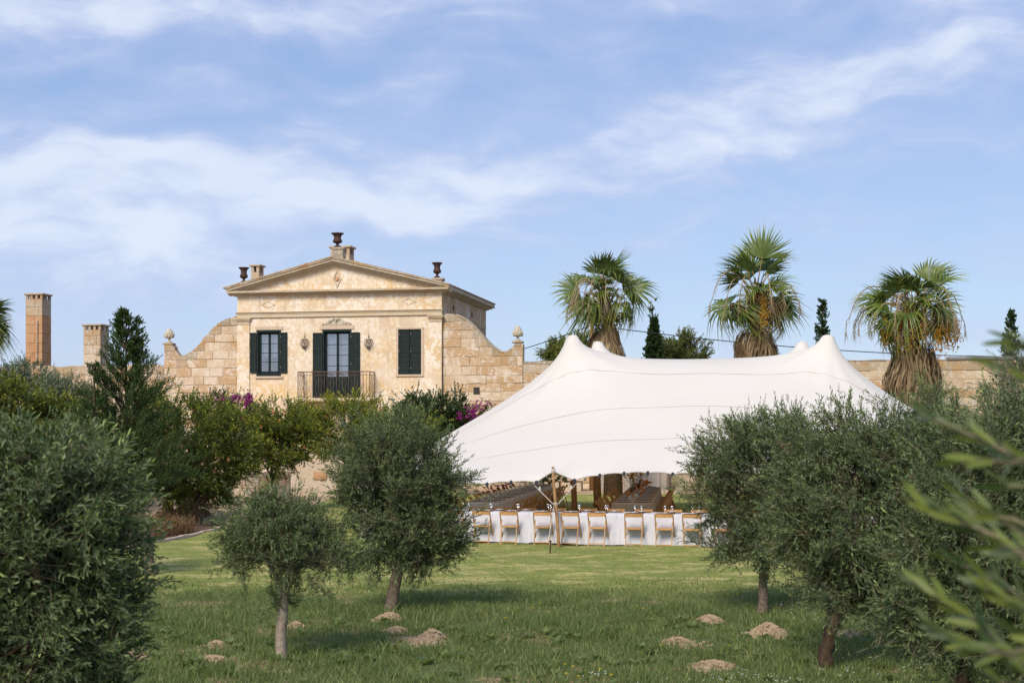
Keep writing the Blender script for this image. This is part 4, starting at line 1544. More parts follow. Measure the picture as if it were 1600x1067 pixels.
# poles: four tall ones under the peaks, lower ones at the rear edge
def pole(p0, p1, r, lab, group='wooden poles holding up the tent'):
    p0, p1 = Vector(p0), Vector(p1)
    o = empty('tent_pole', p0, 0, lab, 'pole', group)
    b = MB()
    pts = [Vector((0, 0, -.02)) + (p1 - p0) * (k / 8) + Vector((.012 * math.sin(k * 2.1), .01 * math.cos(k * 1.7), 0)) for k in range(9)]
    b.tube(pts, [r * (1.05 - .02 * k) for k in range(9)], 10)
    b.build('shaft', M['pole_wood'], o)
    return o


pk = [q[0] for q in peaks]
fb = P(899, 700, 42.3)
for a_, lab in ((pk[0], 'stout wooden pole behind the front table, between the two long tables'), (pk[1], 'stout wooden pole under the front peak beside the cypress top'),
                (pk[2], 'thick dark pole near the end chairs of the yellow flower table'), (pk[3], 'stout pole under the rear peak hidden by the olive trees')):
    o = pole((a_.x + .05, a_.y + .2, .03), (a_.x, a_.y, a_.z - .24), .085, lab)
    MB().lathe([(.02, .0), (.20, .0), (.22, .05), (.19, .12), (.05, .15)], n=14).build('pole_cap', M['pole_wood'], o, loc=(a_.x - o.location.x, a_.y - o.location.y, a_.z - .36))
q = P(929, 700, 51.8)
pole((q.x, 51.8, .03), (q.x + .05, 52.0, tentz(q.x + .05, 52.0) - .02), .05, 'thinner dark pole at the rear edge of the tent beside the thick one')
# leaning guy pole at the front with its ropes and stake
D0 = CH * F / (857.5 - HZ)
pb = Vector(((873.2 - CX) / F * (D0), D0, .02))
ap = front_pt(arch_s); 
pt = Vector(((864 - CX) / F * ap[1], ap[1] - .05, CH - (730 - HZ) / F * ap[1]))
gp = empty('guy_pole', pb, 0, 'leaning round wooden pole holding up the arched front edge of the tent', 'pole', 'wooden poles holding up the tent')
b = MB(); d = pt - pb
b.tube([d * (k / 6) + Vector((.01 * math.sin(k), 0, 0)) for k in range(7)], [.044, .043, .043, .041, .04, .038, .036], 10)
b.build('shaft', M['pole_wood'], gp)
knot = d * ((857.5 - 790) / (857.5 - 730))
b = MB()
for k in range(4):
    b.lathe([(.045, 0), (.056, .01), (.045, .02)], (knot.x, knot.y, knot.z - .04 + k * .022), 10)
b.lathe([(.040, 0), (.05, .02), (.05, .08), (.04, .1)], (d.x * .93, d.y * .93, d.z * .93), 10)
b.build('rope_lashing', M['rope'], gp)
for idx, lab in ((4, 'pale rope from the guy pole up to the clamp left of the tent arch'), (5, 'pale rope from the guy pole up to the clamp right of the tent arch')):
    p = front_pt(cs[idx]); e = Vector((p[0], p[1] - .03, cz[idx] - .08)) - (pb + knot)
    r = empty('guy_rope', pb + knot, 0, lab, 'rope', 'ropes tying down the tent front')
    sgn = -1 if idx == 4 else 1
    MB().tube([Vector((sgn * .045, 0, 0)) + e * (k / 5) for k in range(6)], .011, 5).build('cord', M['rope'], r)
    MB().cbox(-.02, -.02, -.05, .02, .02, .05, .006, Matrix.Translation(e * .82)).build('tensioner', M['china'], r)
st_ = G(859.3, 866.5)
r = empty('guy_rope', pb + knot, 0, 'pale rope running down from the guy pole to its iron stake in the lawn', 'rope', 'ropes tying down the tent front')
e = Vector((st_.x, st_.y, .28)) - (pb + knot)
MB().tube([Vector((-.04, -.03, 0)) + e * (k / 5) for k in range(6)], .011, 5).build('cord', M['rope'], r)
r = empty('ground_stake', (st_.x, st_.y, 0), 0, 'rusty iron stake in the lawn in front of the leaning guy pole', 'stake')
MB().tube([(0, 0, -.1), (.01, 0, .30)], [.018, .018], 8).lathe([(.018, 0), (.032, .01), (.032, .03), (.01, .04)], (.01, 0, .29), 8).build('rod', M['iron'], r)

# ================================================================== TABLES
def cloth_mesh(L, Wd, H, seed, rough=0.03, drop=0.0, hem=.02):
    """draped cloth: local x along length centred, y across"""
    r = random.Random(seed)
    per = []
    nx, ny = int(L / .05), int(Wd / .08)
    for k in range(nx): per.append((-L / 2 + L * k / nx, -Wd / 2, 0, -1))
    for k in range(ny): per.append((L / 2, -Wd / 2 + Wd * k / ny, 1, 0))
    for k in range(nx): per.append((L / 2 - L * k / nx, Wd / 2, 0, 1))
    for k in range(ny): per.append((-L / 2, Wd / 2 - Wd * k / ny, -1, 0))
    n = len(per)
    ph = [r.uniform(0, 6.28) for _ in range(6)]
    vs, fs = [], []
    rows = [(0, H + .006), (.012, H - .005), (.02, H - .05), (.03, H - .2), (.05, H * .55), (.07, H * .3), (.08, hem)]
    for ri, (off, z) in enumerate(rows):
        dpt = (H - z) / H
        for k, (x, y, ax, ay) in enumerate(per):
            c = k * .05
            # folds concentrate near the corners, shallow elsewhere
            endness = math.exp(-((abs(x) - L / 2) ** 2) / .05) if ay else 1.0
            f = dpt * (rough * .5 * (math.sin(c * 5.3 + ph[0]) + .7 * math.sin(c * 12.1 + ph[1])) + rough * 1.6 * endness * math.sin(c * 31 + ph[2]))
            q = off + f * (1 if ri > 1 else 0)
            vs.append((x + ax * q, y + ay * q, z + (drop * math.sin(c * 2 + ph[3]) if ri == len(rows) - 1 else 0)))
    for ri in range(len(rows) - 1):
        for k in range(n):
            j = (k + 1) % n
            fs.append((ri * n + k, (ri + 1) * n + k, (ri + 1) * n + j, ri * n + j))
    fs.append(tuple(range(n)))
    b = MB(); b.add(vs, fs, True)
    b.s[-1] = False
    return b


def table_under(root, L, Wd):
    MB().cbox(-L / 2 + .03, -Wd / 2 + .03, .71, L / 2 - .03, Wd / 2 - .03, .748, .006).build('tabletop', M['chair_wood'], root)
    for x in (-L / 2 + .15, L / 2 - .15):
        for y in (-Wd / 2 + .12, Wd / 2 - .12):
            MB().box(x - .025, y - .025, 0, x + .025, y + .025, .709).build('leg', M['chair_wood'], root)


FRA = -math.atan2(1.14, 4.28)         # the front row runs towards the camera to the right
fdir = Vector((math.cos(FRA), math.sin(FRA), 0)); fnor = Vector((-fdir.y, fdir.x, 0))
A0 = G(797, 853.5)                     # chair feet line (rear legs)


def front_line_x(px, off):
    """point on the line `off` metres beyond the chair-foot line, on photo column px"""
    o = A0 + fnor * off
    k = (px - CX) / F
    # o + t*fdir has x = k*y
    t = (k * o.y - o.x) / (fdir.x - k * fdir.y)
    return o + fdir * t


cuts = [566, 690, 828, 965, 1103, 1240, 1385]
GZ = .05
for k, (pa, pb_) in enumerate(zip(cuts, cuts[1:])):
    a = front_line_x(pa, .42); c = front_line_x(pb_, .42)
    L = (c - a).length - .01
    Wd = .92
    ctr = (a + c) / 2 + fnor * (Wd / 2)
    where = ['hidden behind the tall dense olive', 'beside the tall dense olive', 'carrying the leaning guy pole in front of it', 'just right of the leaning guy pole',
             'touched by the right olive leaves', 'hidden behind the right olive trees'][k]
    t = empty('dining_table', (ctr.x, ctr.y, GZ - .01), FRA, 'trestle table under a white cloth ' + where.replace('carrying the leaning guy pole in front of it', 'behind the leaning guy pole'), 'table', 'tables of the front row')
    table_under(t, L, Wd)
    cl = cloth_mesh(L, Wd, .75, 40 + k, rough=.028 if k != 3 else .04, drop=.012)
    c_ = link('tablecloth', cl.mesh('tablecloth'), M['linen'], loc=(ctr.x, ctr.y, GZ), rot=(0, 0, FRA))
    tag(c_, 'floor length white cloth on the table ' + where.replace('carrying the leaning guy pole in front of it', 'behind the leaning guy pole'), 'tablecloth', 'white cloths of the front row')

# long tables running away under the tent
TL = []
for nm, near, far, wd in (('red flower', ((726 - CX) / F * 39.7, (779 - CX) / F * 39.7, 39.7), ((828 - CX) / F * 52.8, (863.5 - CX) / F * 52.8, 52.8), .95),
                          ('yellow flower', ((956.5 - CX) / F * 39.4, (1017 - CX) / F * 39.4, 39.4), ((985 - CX) / F * 50.9, (1031 - CX) / F * 50.9, 50.9), 1.07)):
    a = Vector(((near[0] + near[1]) / 2, near[2], 0)); c = Vector(((far[0] + far[1]) / 2, far[2], 0))
    d = c - a
    ang = math.atan2(d.y, d.x)
    ctr = (a + c) / 2
    L = d.length
    t = empty('long_table', (ctr.x, ctr.y, GZ - .01), ang, f'long banquet table with {nm} arrangements running away under the tent', 'table', 'long tables under the tent')
    table_under(t, L, wd)
    c_ = link('tablecloth', cloth_mesh(L, wd, .75, 60 + len(TL), rough=.03).mesh('tablecloth'), M['linen'] if not TL else M['shade_tinted_linen'], loc=(ctr.x, ctr.y, GZ), rot=(0, 0, ang))
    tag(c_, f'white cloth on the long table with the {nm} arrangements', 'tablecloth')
    TL.append((a, d.normalized(), L, wd, ang, nm))

# ================================================================== CHAIRS
def chair_proto():
    r = empty('folding_chair', (0, 0, 0), 0, 'x', 'folding chair', 'x')
    w = M['chair_wood']

    def bar(p, q, a, c_, nm):
        p, q = Vector(p), Vector(q)
        d = (q - p)
        z = d.normalized(); x = Vector((1, 0, 0)); x = (x - z * x.dot(z)).normalized(); y = z.cross(x)
        Mx = Matrix(((x.x, y.x, z.x, p.x), (x.y, y.y, z.y, p.y), (x.z, y.z, z.z, p.z), (0, 0, 0, 1)))
        MB().cbox(-a, -c_, 0, a, c_, d.length, .004, Mx).build(nm, w, r)
    for s in (-1, 1):
        bar((s * .212, -.24, .80), (s * .225, .24, 0), .012, .02, 'long_leg')
        bar((s * .188, -.28, 0), (s * .188, -.085, .60), .012, .018, 'short_leg')
    sl = MB()
    for k in range(6):
        y = -.17 + k * .066
        sl.cbox(-.172, y, .435, .172, y + .055, .453, .004)
    sl.cbox(-.172, -.19, .415, .172, -.172, .455, .004)
    sl.cbox(-.15, -.16, .41, -.12, .2, .434, .004); sl.cbox(.12, -.16, .41, .15, .2, .434, .004)
    sl.build('seat', w, r)
    bk = MB()
    for k in range(8):
        x0, x1 = -.200 + k * .05, -.150 + k * .05
        y0, y1 = -.235 - .03 * (1 - (x0 / .2) ** 2), -.235 - .03 * (1 - (x1 / .2) ** 2)
        bk.add([(x0, y0, .715), (x1, y1, .715), (x1, y1 - .005, .80), (x0, y0 - .005, .80),
                (x0, y0 + .018, .715), (x1, y1 + .018, .715), (x1, y1 + .013, .80), (x0, y0 + .013, .80)],
               [(0, 1, 2, 3), (5, 4, 7, 6), (3, 2, 6, 7), (0, 4, 5, 1)] + ([(0, 3, 7, 4)] if k == 0 else []) + ([(1, 5, 6, 2)] if k == 7 else []))
    bk.build('backrest', w, r)
    MB().cbox(-.20, -.258, .06, .20, -.238, .085, .004, None).build('stretcher', w, r)
    MB().cbox(-.21, .185, .10, .21, .205, .125, .004, None).build('stretcher', w, r)
    return r


CH0 = chair_proto()
used = [False]
crng = random.Random(3)


def chair(x, y, rz, label, group, z=GZ):
    if not used[0]:
        o = CH0; used[0] = True
    else:
        o = copy_tree(CH0)
    o.location = (x, y, z - .01)
    o.rotation_euler = (0, 0, rz)
    o['label'] = label; o['group'] = group
    return o


fc = [(668, 'sixth left of the leaning guy pole, behind the middle olive'), (712, 'fourth left of the leaning guy pole, half behind olive leaves'), (755, 'third left of the leaning guy pole, beside the olive'),
      (797, 'second left of the leaning guy pole, clear of the olive'), (849, 'just left of the leaning guy pole, crossed by its rope'), (893, 'first right of the leaning guy pole'),
      (935, 'second right of the leaning guy pole, before the bunched cloth'), (991, 'third right of the leaning guy pole, after the bunched cloth'), (1039, 'fourth right of the leaning guy pole'),
      (1082, 'fifth right of the leaning guy pole, touched by olive leaves'), (1130, 'first one hidden behind the right olive leaves'), (1176, 'second one hidden behind the right olive leaves'), (1225, 'third one hidden behind the right olive leaves')]
for px, t in fc:
    p = front_line_x(px, .24)
    chair(p.x, p.y, FRA * .7 + crng.uniform(-.07, .07), 'pale wooden folding chair ' + t, 'folding chairs along the near side of the front table')
px = 640
k = 0
ords = ['first', 'second', 'third', 'fourth', 'fifth', 'sixth', 'seventh', 'eighth', 'ninth', 'tenth', 'eleventh', 'twelfth', 'thirteenth', 'fourteenth', 'fifteenth', 'sixteenth', 'seventeenth', 'eighteenth', 'nineteenth', 'twentieth', '21st', '22nd', '23rd', '24th']
for k, px in enumerate([660, 700, 744, 780, 822, 868, 917, 960, 1003, 1050, 1092, 1135, 1180]):
    p = front_line_x(px, 1.72)
    chair(p.x, p.y, FRA + math.pi + crng.uniform(-.06, .06), f'folding chair facing us behind the front table, {ords[k]} from the left', 'folding chairs along the far side of the front table')
for (a, d, L, wd, ang, nm) in TL:
    nrm = Vector((-d.y, d.x, 0))
    n = int((L - .5) / .86)
    for side, sname in ((1, 'left'), (-1, 'right')):
        for k in range(n):
            p = a + d * (.45 + k * (L - .8) / (n - 1)) + nrm * side * (wd / 2 + .22 + crng.uniform(-.04, .08))
            rz = ang + (math.pi if side > 0 else 0) + crng.uniform(-.12, .12)
            chair(p.x, p.y, rz, f'folding chair on the {sname} side of the {nm} table, {ords[k]} from its near end', f'folding chairs on the {sname} side of the {nm} table')
    # one at the far end
    p = a + d * (L + .25)
    chair(p.x, p.y, ang + math.pi / 2, f'wooden folding chair at the far head of the {nm} table', 'folding chairs at the table heads')

# ================================================================== TABLE SETTINGS
def setting_proto():
    mm = MB().cbox(-.22, -.17, 0, .22, .17, .007, .002).mesh('placemat')
    pl = MB().lathe([(.05, 0), (.07, .004), (.115, .014), (.12, .018), (.11, .016), (.06, .009), (.001, .009)], n=14).mesh('plate')
    nk = MB().cbox(-.035, -.10, 0, .035, .10, .014, .004).mesh('napkin')
    gl = MB().lathe([(.032, 0), (.004, .006), (.004, .08), (.03, .11), (.036, .15), (.032, .185)], n=8).mesh('wine_glass')
    mm2 = MB().cbox(-.15, -.25, 0, .15, .25, .007, .002).mesh('placemat'); mm2.materials.append(M['placemat'])
    mm.materials.append(M['placemat']); pl.materials.append(M['china']); nk.materials.append(M['linen']); gl.materials.append(M['tableglass'])
    return mm, pl, nk, gl, mm2


mm, pl, nk, gl, mm2 = setting_proto()


def setting(p, rz, where, n, nth=''):
    """p on table top; y local points to table centre"""
    z = GZ + .759
    r = Matrix.Rotation(rz, 4, 'Z')
    for me, cat, off, dz, lab in ((mm2 if 'flower' in where else mm, 'placemat', (0, 0, 0), 0, 'dark woven placemat'), (pl, 'plate', (0, 0, 0), .008, 'white china plate'), (nk, 'napkin', (.0, -.01, 0), .022, 'folded white napkin'), (gl, 'wine glass', (.14, .20, 0), 0, 'clear wine glass')):
        o = link(me.name.split('.')[0], me, None, None, loc=(*((Vector(p) + (r @ Vector(off))).to_2d()), z + dz), rot=(0, 0, rz))
        tag(o, f'{lab} {where}, {nth}', cat, (f'{cat}es {n}' if cat.endswith('ss') else f'{cat}s {n}'))


frow = [p for p, _ in fc]
for k, px in enumerate(frow):
    p = front_line_x(px, .42 + .20)
    setting(p, FRA, 'on the near side of the front table', 'on the near side of the front table', f'{ords[k]} from the left')
for k, px in enumerate([660, 700, 744, 780, 822, 868, 917, 960, 1003, 1050, 1092]):
    p = front_line_x(px, .42 + .72)
    setting(p, FRA + math.pi, 'on the far side of the front table', 'on the far side of the front table', f'{ords[k]} from the left')
for (a, d, L, wd, ang, nm) in TL:
    nrm = Vector((-d.y, d.x, 0))
    n = int((L - .5) / .86)
    for side, sn in ((1, 'left'), (-1, 'right')):
        for k in range(n):
            p = a + d * (.45 + k * (L - .8) / (n - 1)) + nrm * side * (wd / 2 - .25)
            setting(p, ang + (math.pi if side > 0 else 0), f'at the {sn} of the {nm} table', f'along the {sn} side of the {nm} table', f'{ords[k]} from its near end')


def vase_meshes(seed, petal, h, nst, tall):
    r = random.Random(seed)
    v = MB().lathe([(.035, 0), (.045, .02), (.05, .08), (.025, .14), (.022, .19), (.03, .20)], n=10).mesh('vase')
    v.materials.append(M['tableglass'])
    st, bl = MB(), MB()
    for k in range(nst):
        a = r.uniform(0, 6.28); sp = r.uniform(.04, .24) * (1.4 if tall else 1)
        hh = h * r.uniform(.6, 1.0)
        e = Vector((math.cos(a) * sp, math.sin(a) * sp, hh))
        st.tube([(0, 0, .05), (e.x * .3, e.y * .3, hh * .6), e], .004, 4)
        rad_ = r.uniform(.022, .042)
        for q in range(3):
            aa = q * 2.4
            bl.sphere((e.x + math.cos(aa) * rad_ * .6, e.y + math.sin(aa) * rad_ * .6, e.z + r.uniform(-.5, .5) * rad_), rad_ * .62, 6, 4)
    s_ = st.mesh('stem'); s_.materials.append(M['stem'])
    b_ = bl.mesh('bloom'); b_.materials.append(petal)
    return v, s_, b_


def vase(p, ms, lab, grp, rz):
    r = empty('flower_vase', (p.x, p.y, GZ + .757), rz, lab, 'flower vase', grp)
    for nm, me in zip(('vase', 'stems', 'blooms'), ms):
        o = link(nm, me, None, r)
        if nm != 'vase': o['kind'] = 'stuff'
    return r


reds = [vase_meshes(s, M['red_petal'], .44, 5, False) for s in (1, 2, 3)]
oranges = [vase_meshes(s, M['orange_petal'], .26, 9, False) for s in (4, 5)]
yell = [vase_meshes(s, M['dry_flower'], .85, 16, True) for s in (6, 7)]
a, d, L, wd, ang, nm = TL[0]
for k in range(14):
    p = a + d * (.5 + k * (L - .9) / 13) + Vector((crng.uniform(-.12, .12), 0, 0))
    vase(p, reds[k % 3], f'clear vase of dark red flowers on the long left table, {ords[k]} from its near end', 'red flower vases', k)
a, d, L, wd, ang, nm = TL[1]
for k in range(12):
    p = a + d * (.6 + k * (L - .9) / 11) + Vector((crng.uniform(-.1, .1), 0, 0))
    if k in (1, 3, 5):
        vase(p, yell[k % 2], f'tall dried yellow stems on the right long table, {["", "nearest", "", "middle", "", "farthest"][k]} one', 'tall dried flower arrangements', k)
    else:
        vase(p, oranges[k % 2], f'low orange flowers on the right long table, {ords[k]} spot from its near end', 'low orange flower vases', k)

# ================================================================== VEGETATION
def unit(a):
    return a / np.maximum(np.linalg.norm(a, axis=-1, keepdims=True), 1e-9)


def shoots_to_leaves(base, dr, L, k, ll, lw, g, spread=0.75, jitter=.35, tipbright=.35, sixv=False, tint0=.42, tintv=.16, droop=0.0, tintN=None, fold=.18):
    N = len(base)
    t = ((np.arange(k) + .6) / k)[None, :]
    P_ = base[:, None, :] + dr[:, None, :] * (L[:, None] * t)[..., None]
    P_[..., 2] -= droop * (L[:, None] * t) ** 2
    a = unit(np.cross(dr, g.normal(size=(N, 3))))
    b = np.cross(dr, a)
    ph = (np.arange(k) % 2) * np.pi + (np.arange(k) // 2) * (np.pi / 2)
    ph = ph[None, :] + g.normal(0, .35, (N, k))
    side = a[:, None, :] * np.cos(ph)[..., None] + b[:, None, :] * np.sin(ph)[..., None]
    sp = spread * (1 - .35 * t) + g.normal(0, .12, (N, k))
    ld = dr[:, None, :] * np.cos(sp)[..., None] + side * np.sin(sp)[..., None] + g.normal(0, jitter * .5, (N, k, 3))
    ld = unit(ld)
    w = unit(np.cross(ld, dr[:, None, :]) + g.normal(0, .35, (N, k, 3)))
    w = unit(w - ld * (w * ld).sum(-1, keepdims=True))
    nrm = np.cross(ld, w)
    nrm *= np.where(nrm[..., 2:] < 0, -1, 1) * 1.0
    le = (ll * g.uniform(.45, 1.22, (N, k)) * (1 - .25 * (t > .9)))[..., None]
    wi = (lw * g.uniform(.75, 1.2, (N, k)))[..., None]
    tint = tint0 + g.normal(0, tintv, (N, k)) + tipbright * np.clip(t - .55, 0, 1) * 2 * g.uniform(.0, 1.2, (N, 1)) - .10 * (t < .4)
    if tintN is not None: tint = tint + tintN[:, None]
    tint = np.clip(tint, 0.02, .98)
    if sixv:
        vs = [P_, P_ + ld * le * .3 + w * wi * .48 + nrm * wi * fold, P_ + ld * le * .68 + w * wi * .40 + nrm * wi * fold * .8,
              P_ + ld * le - nrm * le * .06, P_ + ld * le * .68 - w * wi * .40 + nrm * wi * fold * .8, P_ + ld * le * .3 - w * wi * .48 + nrm * wi * fold]
        vs.append(P_ + ld * le * .5)
        V = np.stack(vs, 2).reshape(-1, 7, 3)
        n = len(V)
        o = (np.arange(n) * 7)[:, None]
        # orient so the face looks along +nrm
        F_ = np.concatenate([o + [0, 6, 1], o + [1, 6, 2], o + [2, 6, 3], o + [3, 6, 4], o + [4, 6, 5], o + [5, 6, 0]], 0)
        tt = np.repeat(tint.reshape(-1), 7)
    else:
        V = np.stack([P_, P_ + ld * le * .45 + w * wi * .5 + nrm * wi * fold, P_ + ld * le, P_ + ld * le * .45 - w * wi * .5 + nrm * wi * fold], 2).reshape(-1, 4, 3)
        n = len(V)
        o = (np.arange(n) * 4)[:, None]
        F_ = np.concatenate([o + [0, 2, 1], o + [0, 3, 2]], 0)
        tt = np.repeat(tint.reshape(-1), 4)
    return V.reshape(-1, 3), F_, np.stack([tt, tt * 0, tt * 0], -1)


def twig_mesh(base, dr, L, r):
    N = len(base)
    a = unit(np.cross(dr, np.array([0.3, 0.5, 1.0]) + 0 * dr)); b = np.cross(dr, a)
    ang = np.arange(3) * 2.094
    ring = a[:, None, :] * np.cos(ang)[None, :, None] + b[:, None, :] * np.sin(ang)[None, :, None]
    v0 = base[:, None, :] + ring * r
    v1 = (base + dr * L[:, None])[:, None, :] + ring * r * .35
    V = np.concatenate([v0, v1], 1).reshape(-1, 3)
    o = (np.arange(N) * 6)[:, None]
    F_ = np.concatenate([o + [0, 1, 4, 3], o + [1, 2, 5, 4], o + [2, 0, 3, 5]], 0)
    return V, F_


def sample_lobes(lobes, N, g, shell=.7, bump=.16):
    C = np.array([l[0:3] for l in lobes]); R = np.array([l[3:6] for l in lobes])
    wgt = (R[:, 0] * R[:, 1] * R[:, 2]) ** (.72); wgt /= wgt.sum()
    idx = g.choice(len(lobes), N, p=wgt)
    d = unit(g.normal(size=(N, 3)))
    isshell = g.random(N) < shell
    r = np.where(isshell, g.uniform(.74, 1.0, N), g.uniform(.2, .85, N))
    bm = 1 + bump * (np.sin(d[:, 0] * 7 + idx * 1.7) * np.sin(d[:, 1] * 6 + idx) + .6 * np.sin(d[:, 2] * 11 + idx * 2.3))
    p = C[idx] + d * R[idx] * (r * bm)[:, None]
    out = unit(d * R[idx][:, [0]].mean() + d)
    return p, d


def make_tree(name, label, x, y, lobes, n, k, ll, lw, mat, seed, cat='tree', shootL=(.18, .42), trunk=None, tr=(.08, .05), barkmat=None, up=.45, group=None,
              spread=.75, sixv=False, limbs=28, tipbright=.35, tint0=.42, droop=0.0, shell=.7, tr_top=None, twig_r=.0035, zground=GZ, bump=.26, wild=0, tintv=.16, spray=13, twigmat='twig', shrink=.40):
    g = np.random.default_rng(seed)
    root = empty(name, (x, y, zground), 0, label, cat, group)
    sh_ = shootL[1] * shrink
    lobes = [tuple(l[:3]) + tuple(max(r_ * .35, r_ - sh_) for r_ in l[3:6]) for l in lobes]
    p, d = sample_lobes(lobes, n, g, shell, bump)
    # patches of denser, lighter and darker growth
    tn = .13 * np.sin(p[:, 0] * 3.1 / max(ll * 14, .3) + seed) * np.sin(p[:, 2] * 2.7 / max(ll * 14, .3) + 1)
    dr = unit(d * .75 + np.array([0, 0, up]) + g.normal(0, .38, (n, 3)))
    L = g.uniform(*shootL, n)
    # shoots gather in sprays: several leave one small branch together
    nb = max(1, n // spray)
    pc, dc = sample_lobes(lobes, nb, g, shell, bump)
    dc = unit(dc * .8 + np.array([0, 0, up]) + g.normal(0, .42, (nb, 3)))
    ci = g.integers(0, nb, n)
    sl = shootL[1] * 1.25
    tq = g.uniform(-.6, .75, n)
    p = pc[ci] + dc[ci] * (sl * tq)[:, None] + g.normal(0, sl * .13, (n, 3))
    dr = unit(dc[ci] * 1.15 + g.normal(0, .42, (n, 3)))
    tn = tn * 0 + g.normal(0, .10, nb)[ci] + .10 * tq
    V, F_, T = shoots_to_leaves(p, dr, L, k, ll, lw, g, spread=spread, sixv=sixv, tipbright=tipbright, tint0=tint0, droop=droop, tintN=tn, tintv=tintv)
    if wild:
        q, dq = sample_lobes(lobes, wild, g, 1.0, bump)
        sel = dq[:, 2] > -.35
        q, dq = q[sel], dq[sel]
        drw = unit(dq * .8 + np.array([0, 0, .55]) + g.normal(0, .25, dq.shape))
        Lw = g.uniform(shootL[1] * .9, shootL[1] * 1.7, len(q))
        V2, F2, T2 = shoots_to_leaves(q, drw, Lw, int(k * 1.5), ll * .9, lw, g, spread=spread * .9, sixv=sixv, tipbright=tipbright * 1.2, tint0=tint0 + .05)
        F_ = np.concatenate([F_, F2 + len(V)]); V = np.concatenate([V, V2]); T = np.concatenate([T, T2])
        p = np.concatenate([p, q]); dr = np.concatenate([dr, drw]); L = np.concatenate([L, Lw])
    link('crown', np_mesh('crown', V, F_, T), M[mat], root)
    Vt, Ft = twig_mesh(p - dr * .12, dr, L * .95 + .12, twig_r)
    link('twigs', np_mesh('twigs', Vt, Ft), M[twigmat], root, kind='stuff')
    if trunk:
        bm_ = barkmat or M['bark']
        b = MB()
        pts = [Vector(q) for q in trunk]
        # subdivide with a little wobble
        fine = []
        for i_ in range(len(pts) - 1):
            for j_ in range(5):
                t = j_ / 5
                fine.append(pts[i_].lerp(pts[i_ + 1], t) + Vector((g.normal(0, tr[0] * .06), g.normal(0, tr[0] * .06), 0)))
        fine.append(pts[-1])
        m_ = len(fine)
        rs_ = [(tr[0] * (1 - i_ / (m_ - 1)) + tr[1] * i_ / (m_ - 1)) * (1 + .06 * math.sin(i_ * 2.3)) + (.35 * tr[0] * max(0, 1 - i_ / 2.0)) for i_ in range(m_)]
        b.tube(fine, rs_, 11)
        b.build('trunk', bm_, root)
        top = fine[-1]
        b = MB()
        tgt, _ = sample_lobes(lobes, limbs, g, .2)
        mains = []
        for q in tgt[:max(4, limbs // 6)]:
            e = Vector(q)
            mid = top.lerp(e, .45) + Vector((g.normal(0, .05), g.normal(0, .05), .10 * (e - top).length))
            s0 = top - Vector((0, 0, tr[1] * 1.2))
            b.tube([s0, top.lerp(mid, .5) + Vector((0, 0, .02)), mid, mid.lerp(e, .5) + Vector((0, 0, .03)), e], [tr[1] * .75, tr[1] * .6, tr[1] * .42, tr[1] * .28, tr[1] * .1], 7)
            mains += [mid, mid.lerp(e, .5)]
        for q in tgt[max(4, limbs // 6):]:
            e = Vector(q)
            s0 = min(mains, key=lambda m0: (m0 - e).length)
            mid = s0.lerp(e, .5) + Vector((g.normal(0, .04), g.normal(0, .04), .04))
            b.tube([s0, mid, e], [tr[1] * .28, tr[1] * .18, tr[1] * .06], 5)
        b.build('limbs', bm_, root, kind='stuff')
    return root


def lob(px, py, rx, ry, D, x0, y0, dz=0.0, dd=0.0, rd=None):
    """ellipsoid given where it shows in the photo at depth D+dd -> local metres"""
    c = P(px, py, D + dd)
    s = (D + dd) / F
    return (c.x - x0, c.y - y0, c.z - GZ + dz, rx * s, (rd if rd else rx * s), ry * s)


# --- B: small olive in the middle of the lawn
D = 17.1
x0, y0 = (440 - CX) / F * D, D
L_ = lambda *a, **k: lob(a[0], a[1], a[2], a[3], D, x0, y0, **k)
make_tree('olive_tree', 'small round olive tree with a pale bare trunk standing alone on the lawn', x0, y0,
          [L_(440, 850, 68, 62), L_(390, 850, 44, 52, dd=.1), L_(500, 868, 52, 52, dd=-.1), L_(430, 808, 62, 34), L_(480, 822, 44, 32), L_(370, 880, 28, 36), L_(440, 930, 26, 28), L_(545, 878, 34, 34), L_(362, 835, 26, 34), L_(385, 805, 34, 24)],
          3300, 13, .054, .0125, 'olive', 101, shootL=(.09, .22), trunk=[(0, 0, -.08), (-.01, 0, .3), (.02, 0, .62), (.02, 0, .82)], tr=(.072, .055), limbs=40, group='olive trees in the garden', twig_r=.0022, wild=240, barkmat=M['bark_pale'])
# --- C: olive behind it with a leaning trunk
D = 21.8
x0, y0 = (610 - CX) / F * D, D
make_tree('olive_tree', 'tall dense olive tree with a leaning trunk in front of the tent side', x0, y0,
          [L_(625, 775, 92, 105), L_(575, 740, 62, 66, dd=.2), L_(672, 745, 46, 62, dd=-.2), L_(610, 690, 68, 36), L_(680, 820, 52, 66), L_(600, 840, 58, 62, dd=.1), L_(545, 750, 32, 46), L_(655, 868, 58, 42), L_(715, 835, 26, 40), L_(640, 672, 42, 30), L_(565, 705, 40, 34)],
          6800, 13, .064, .0150, 'olive', 102, shootL=(.12, .28), trunk=[(0, 0, -.08), (.06, 0, .35), (.16, 0, .75), (.18, 0, 1.2)], tr=(.10, .075), limbs=44, group='olive trees in the garden', twig_r=.003, wild=460, tint0=.40, shell=.55)
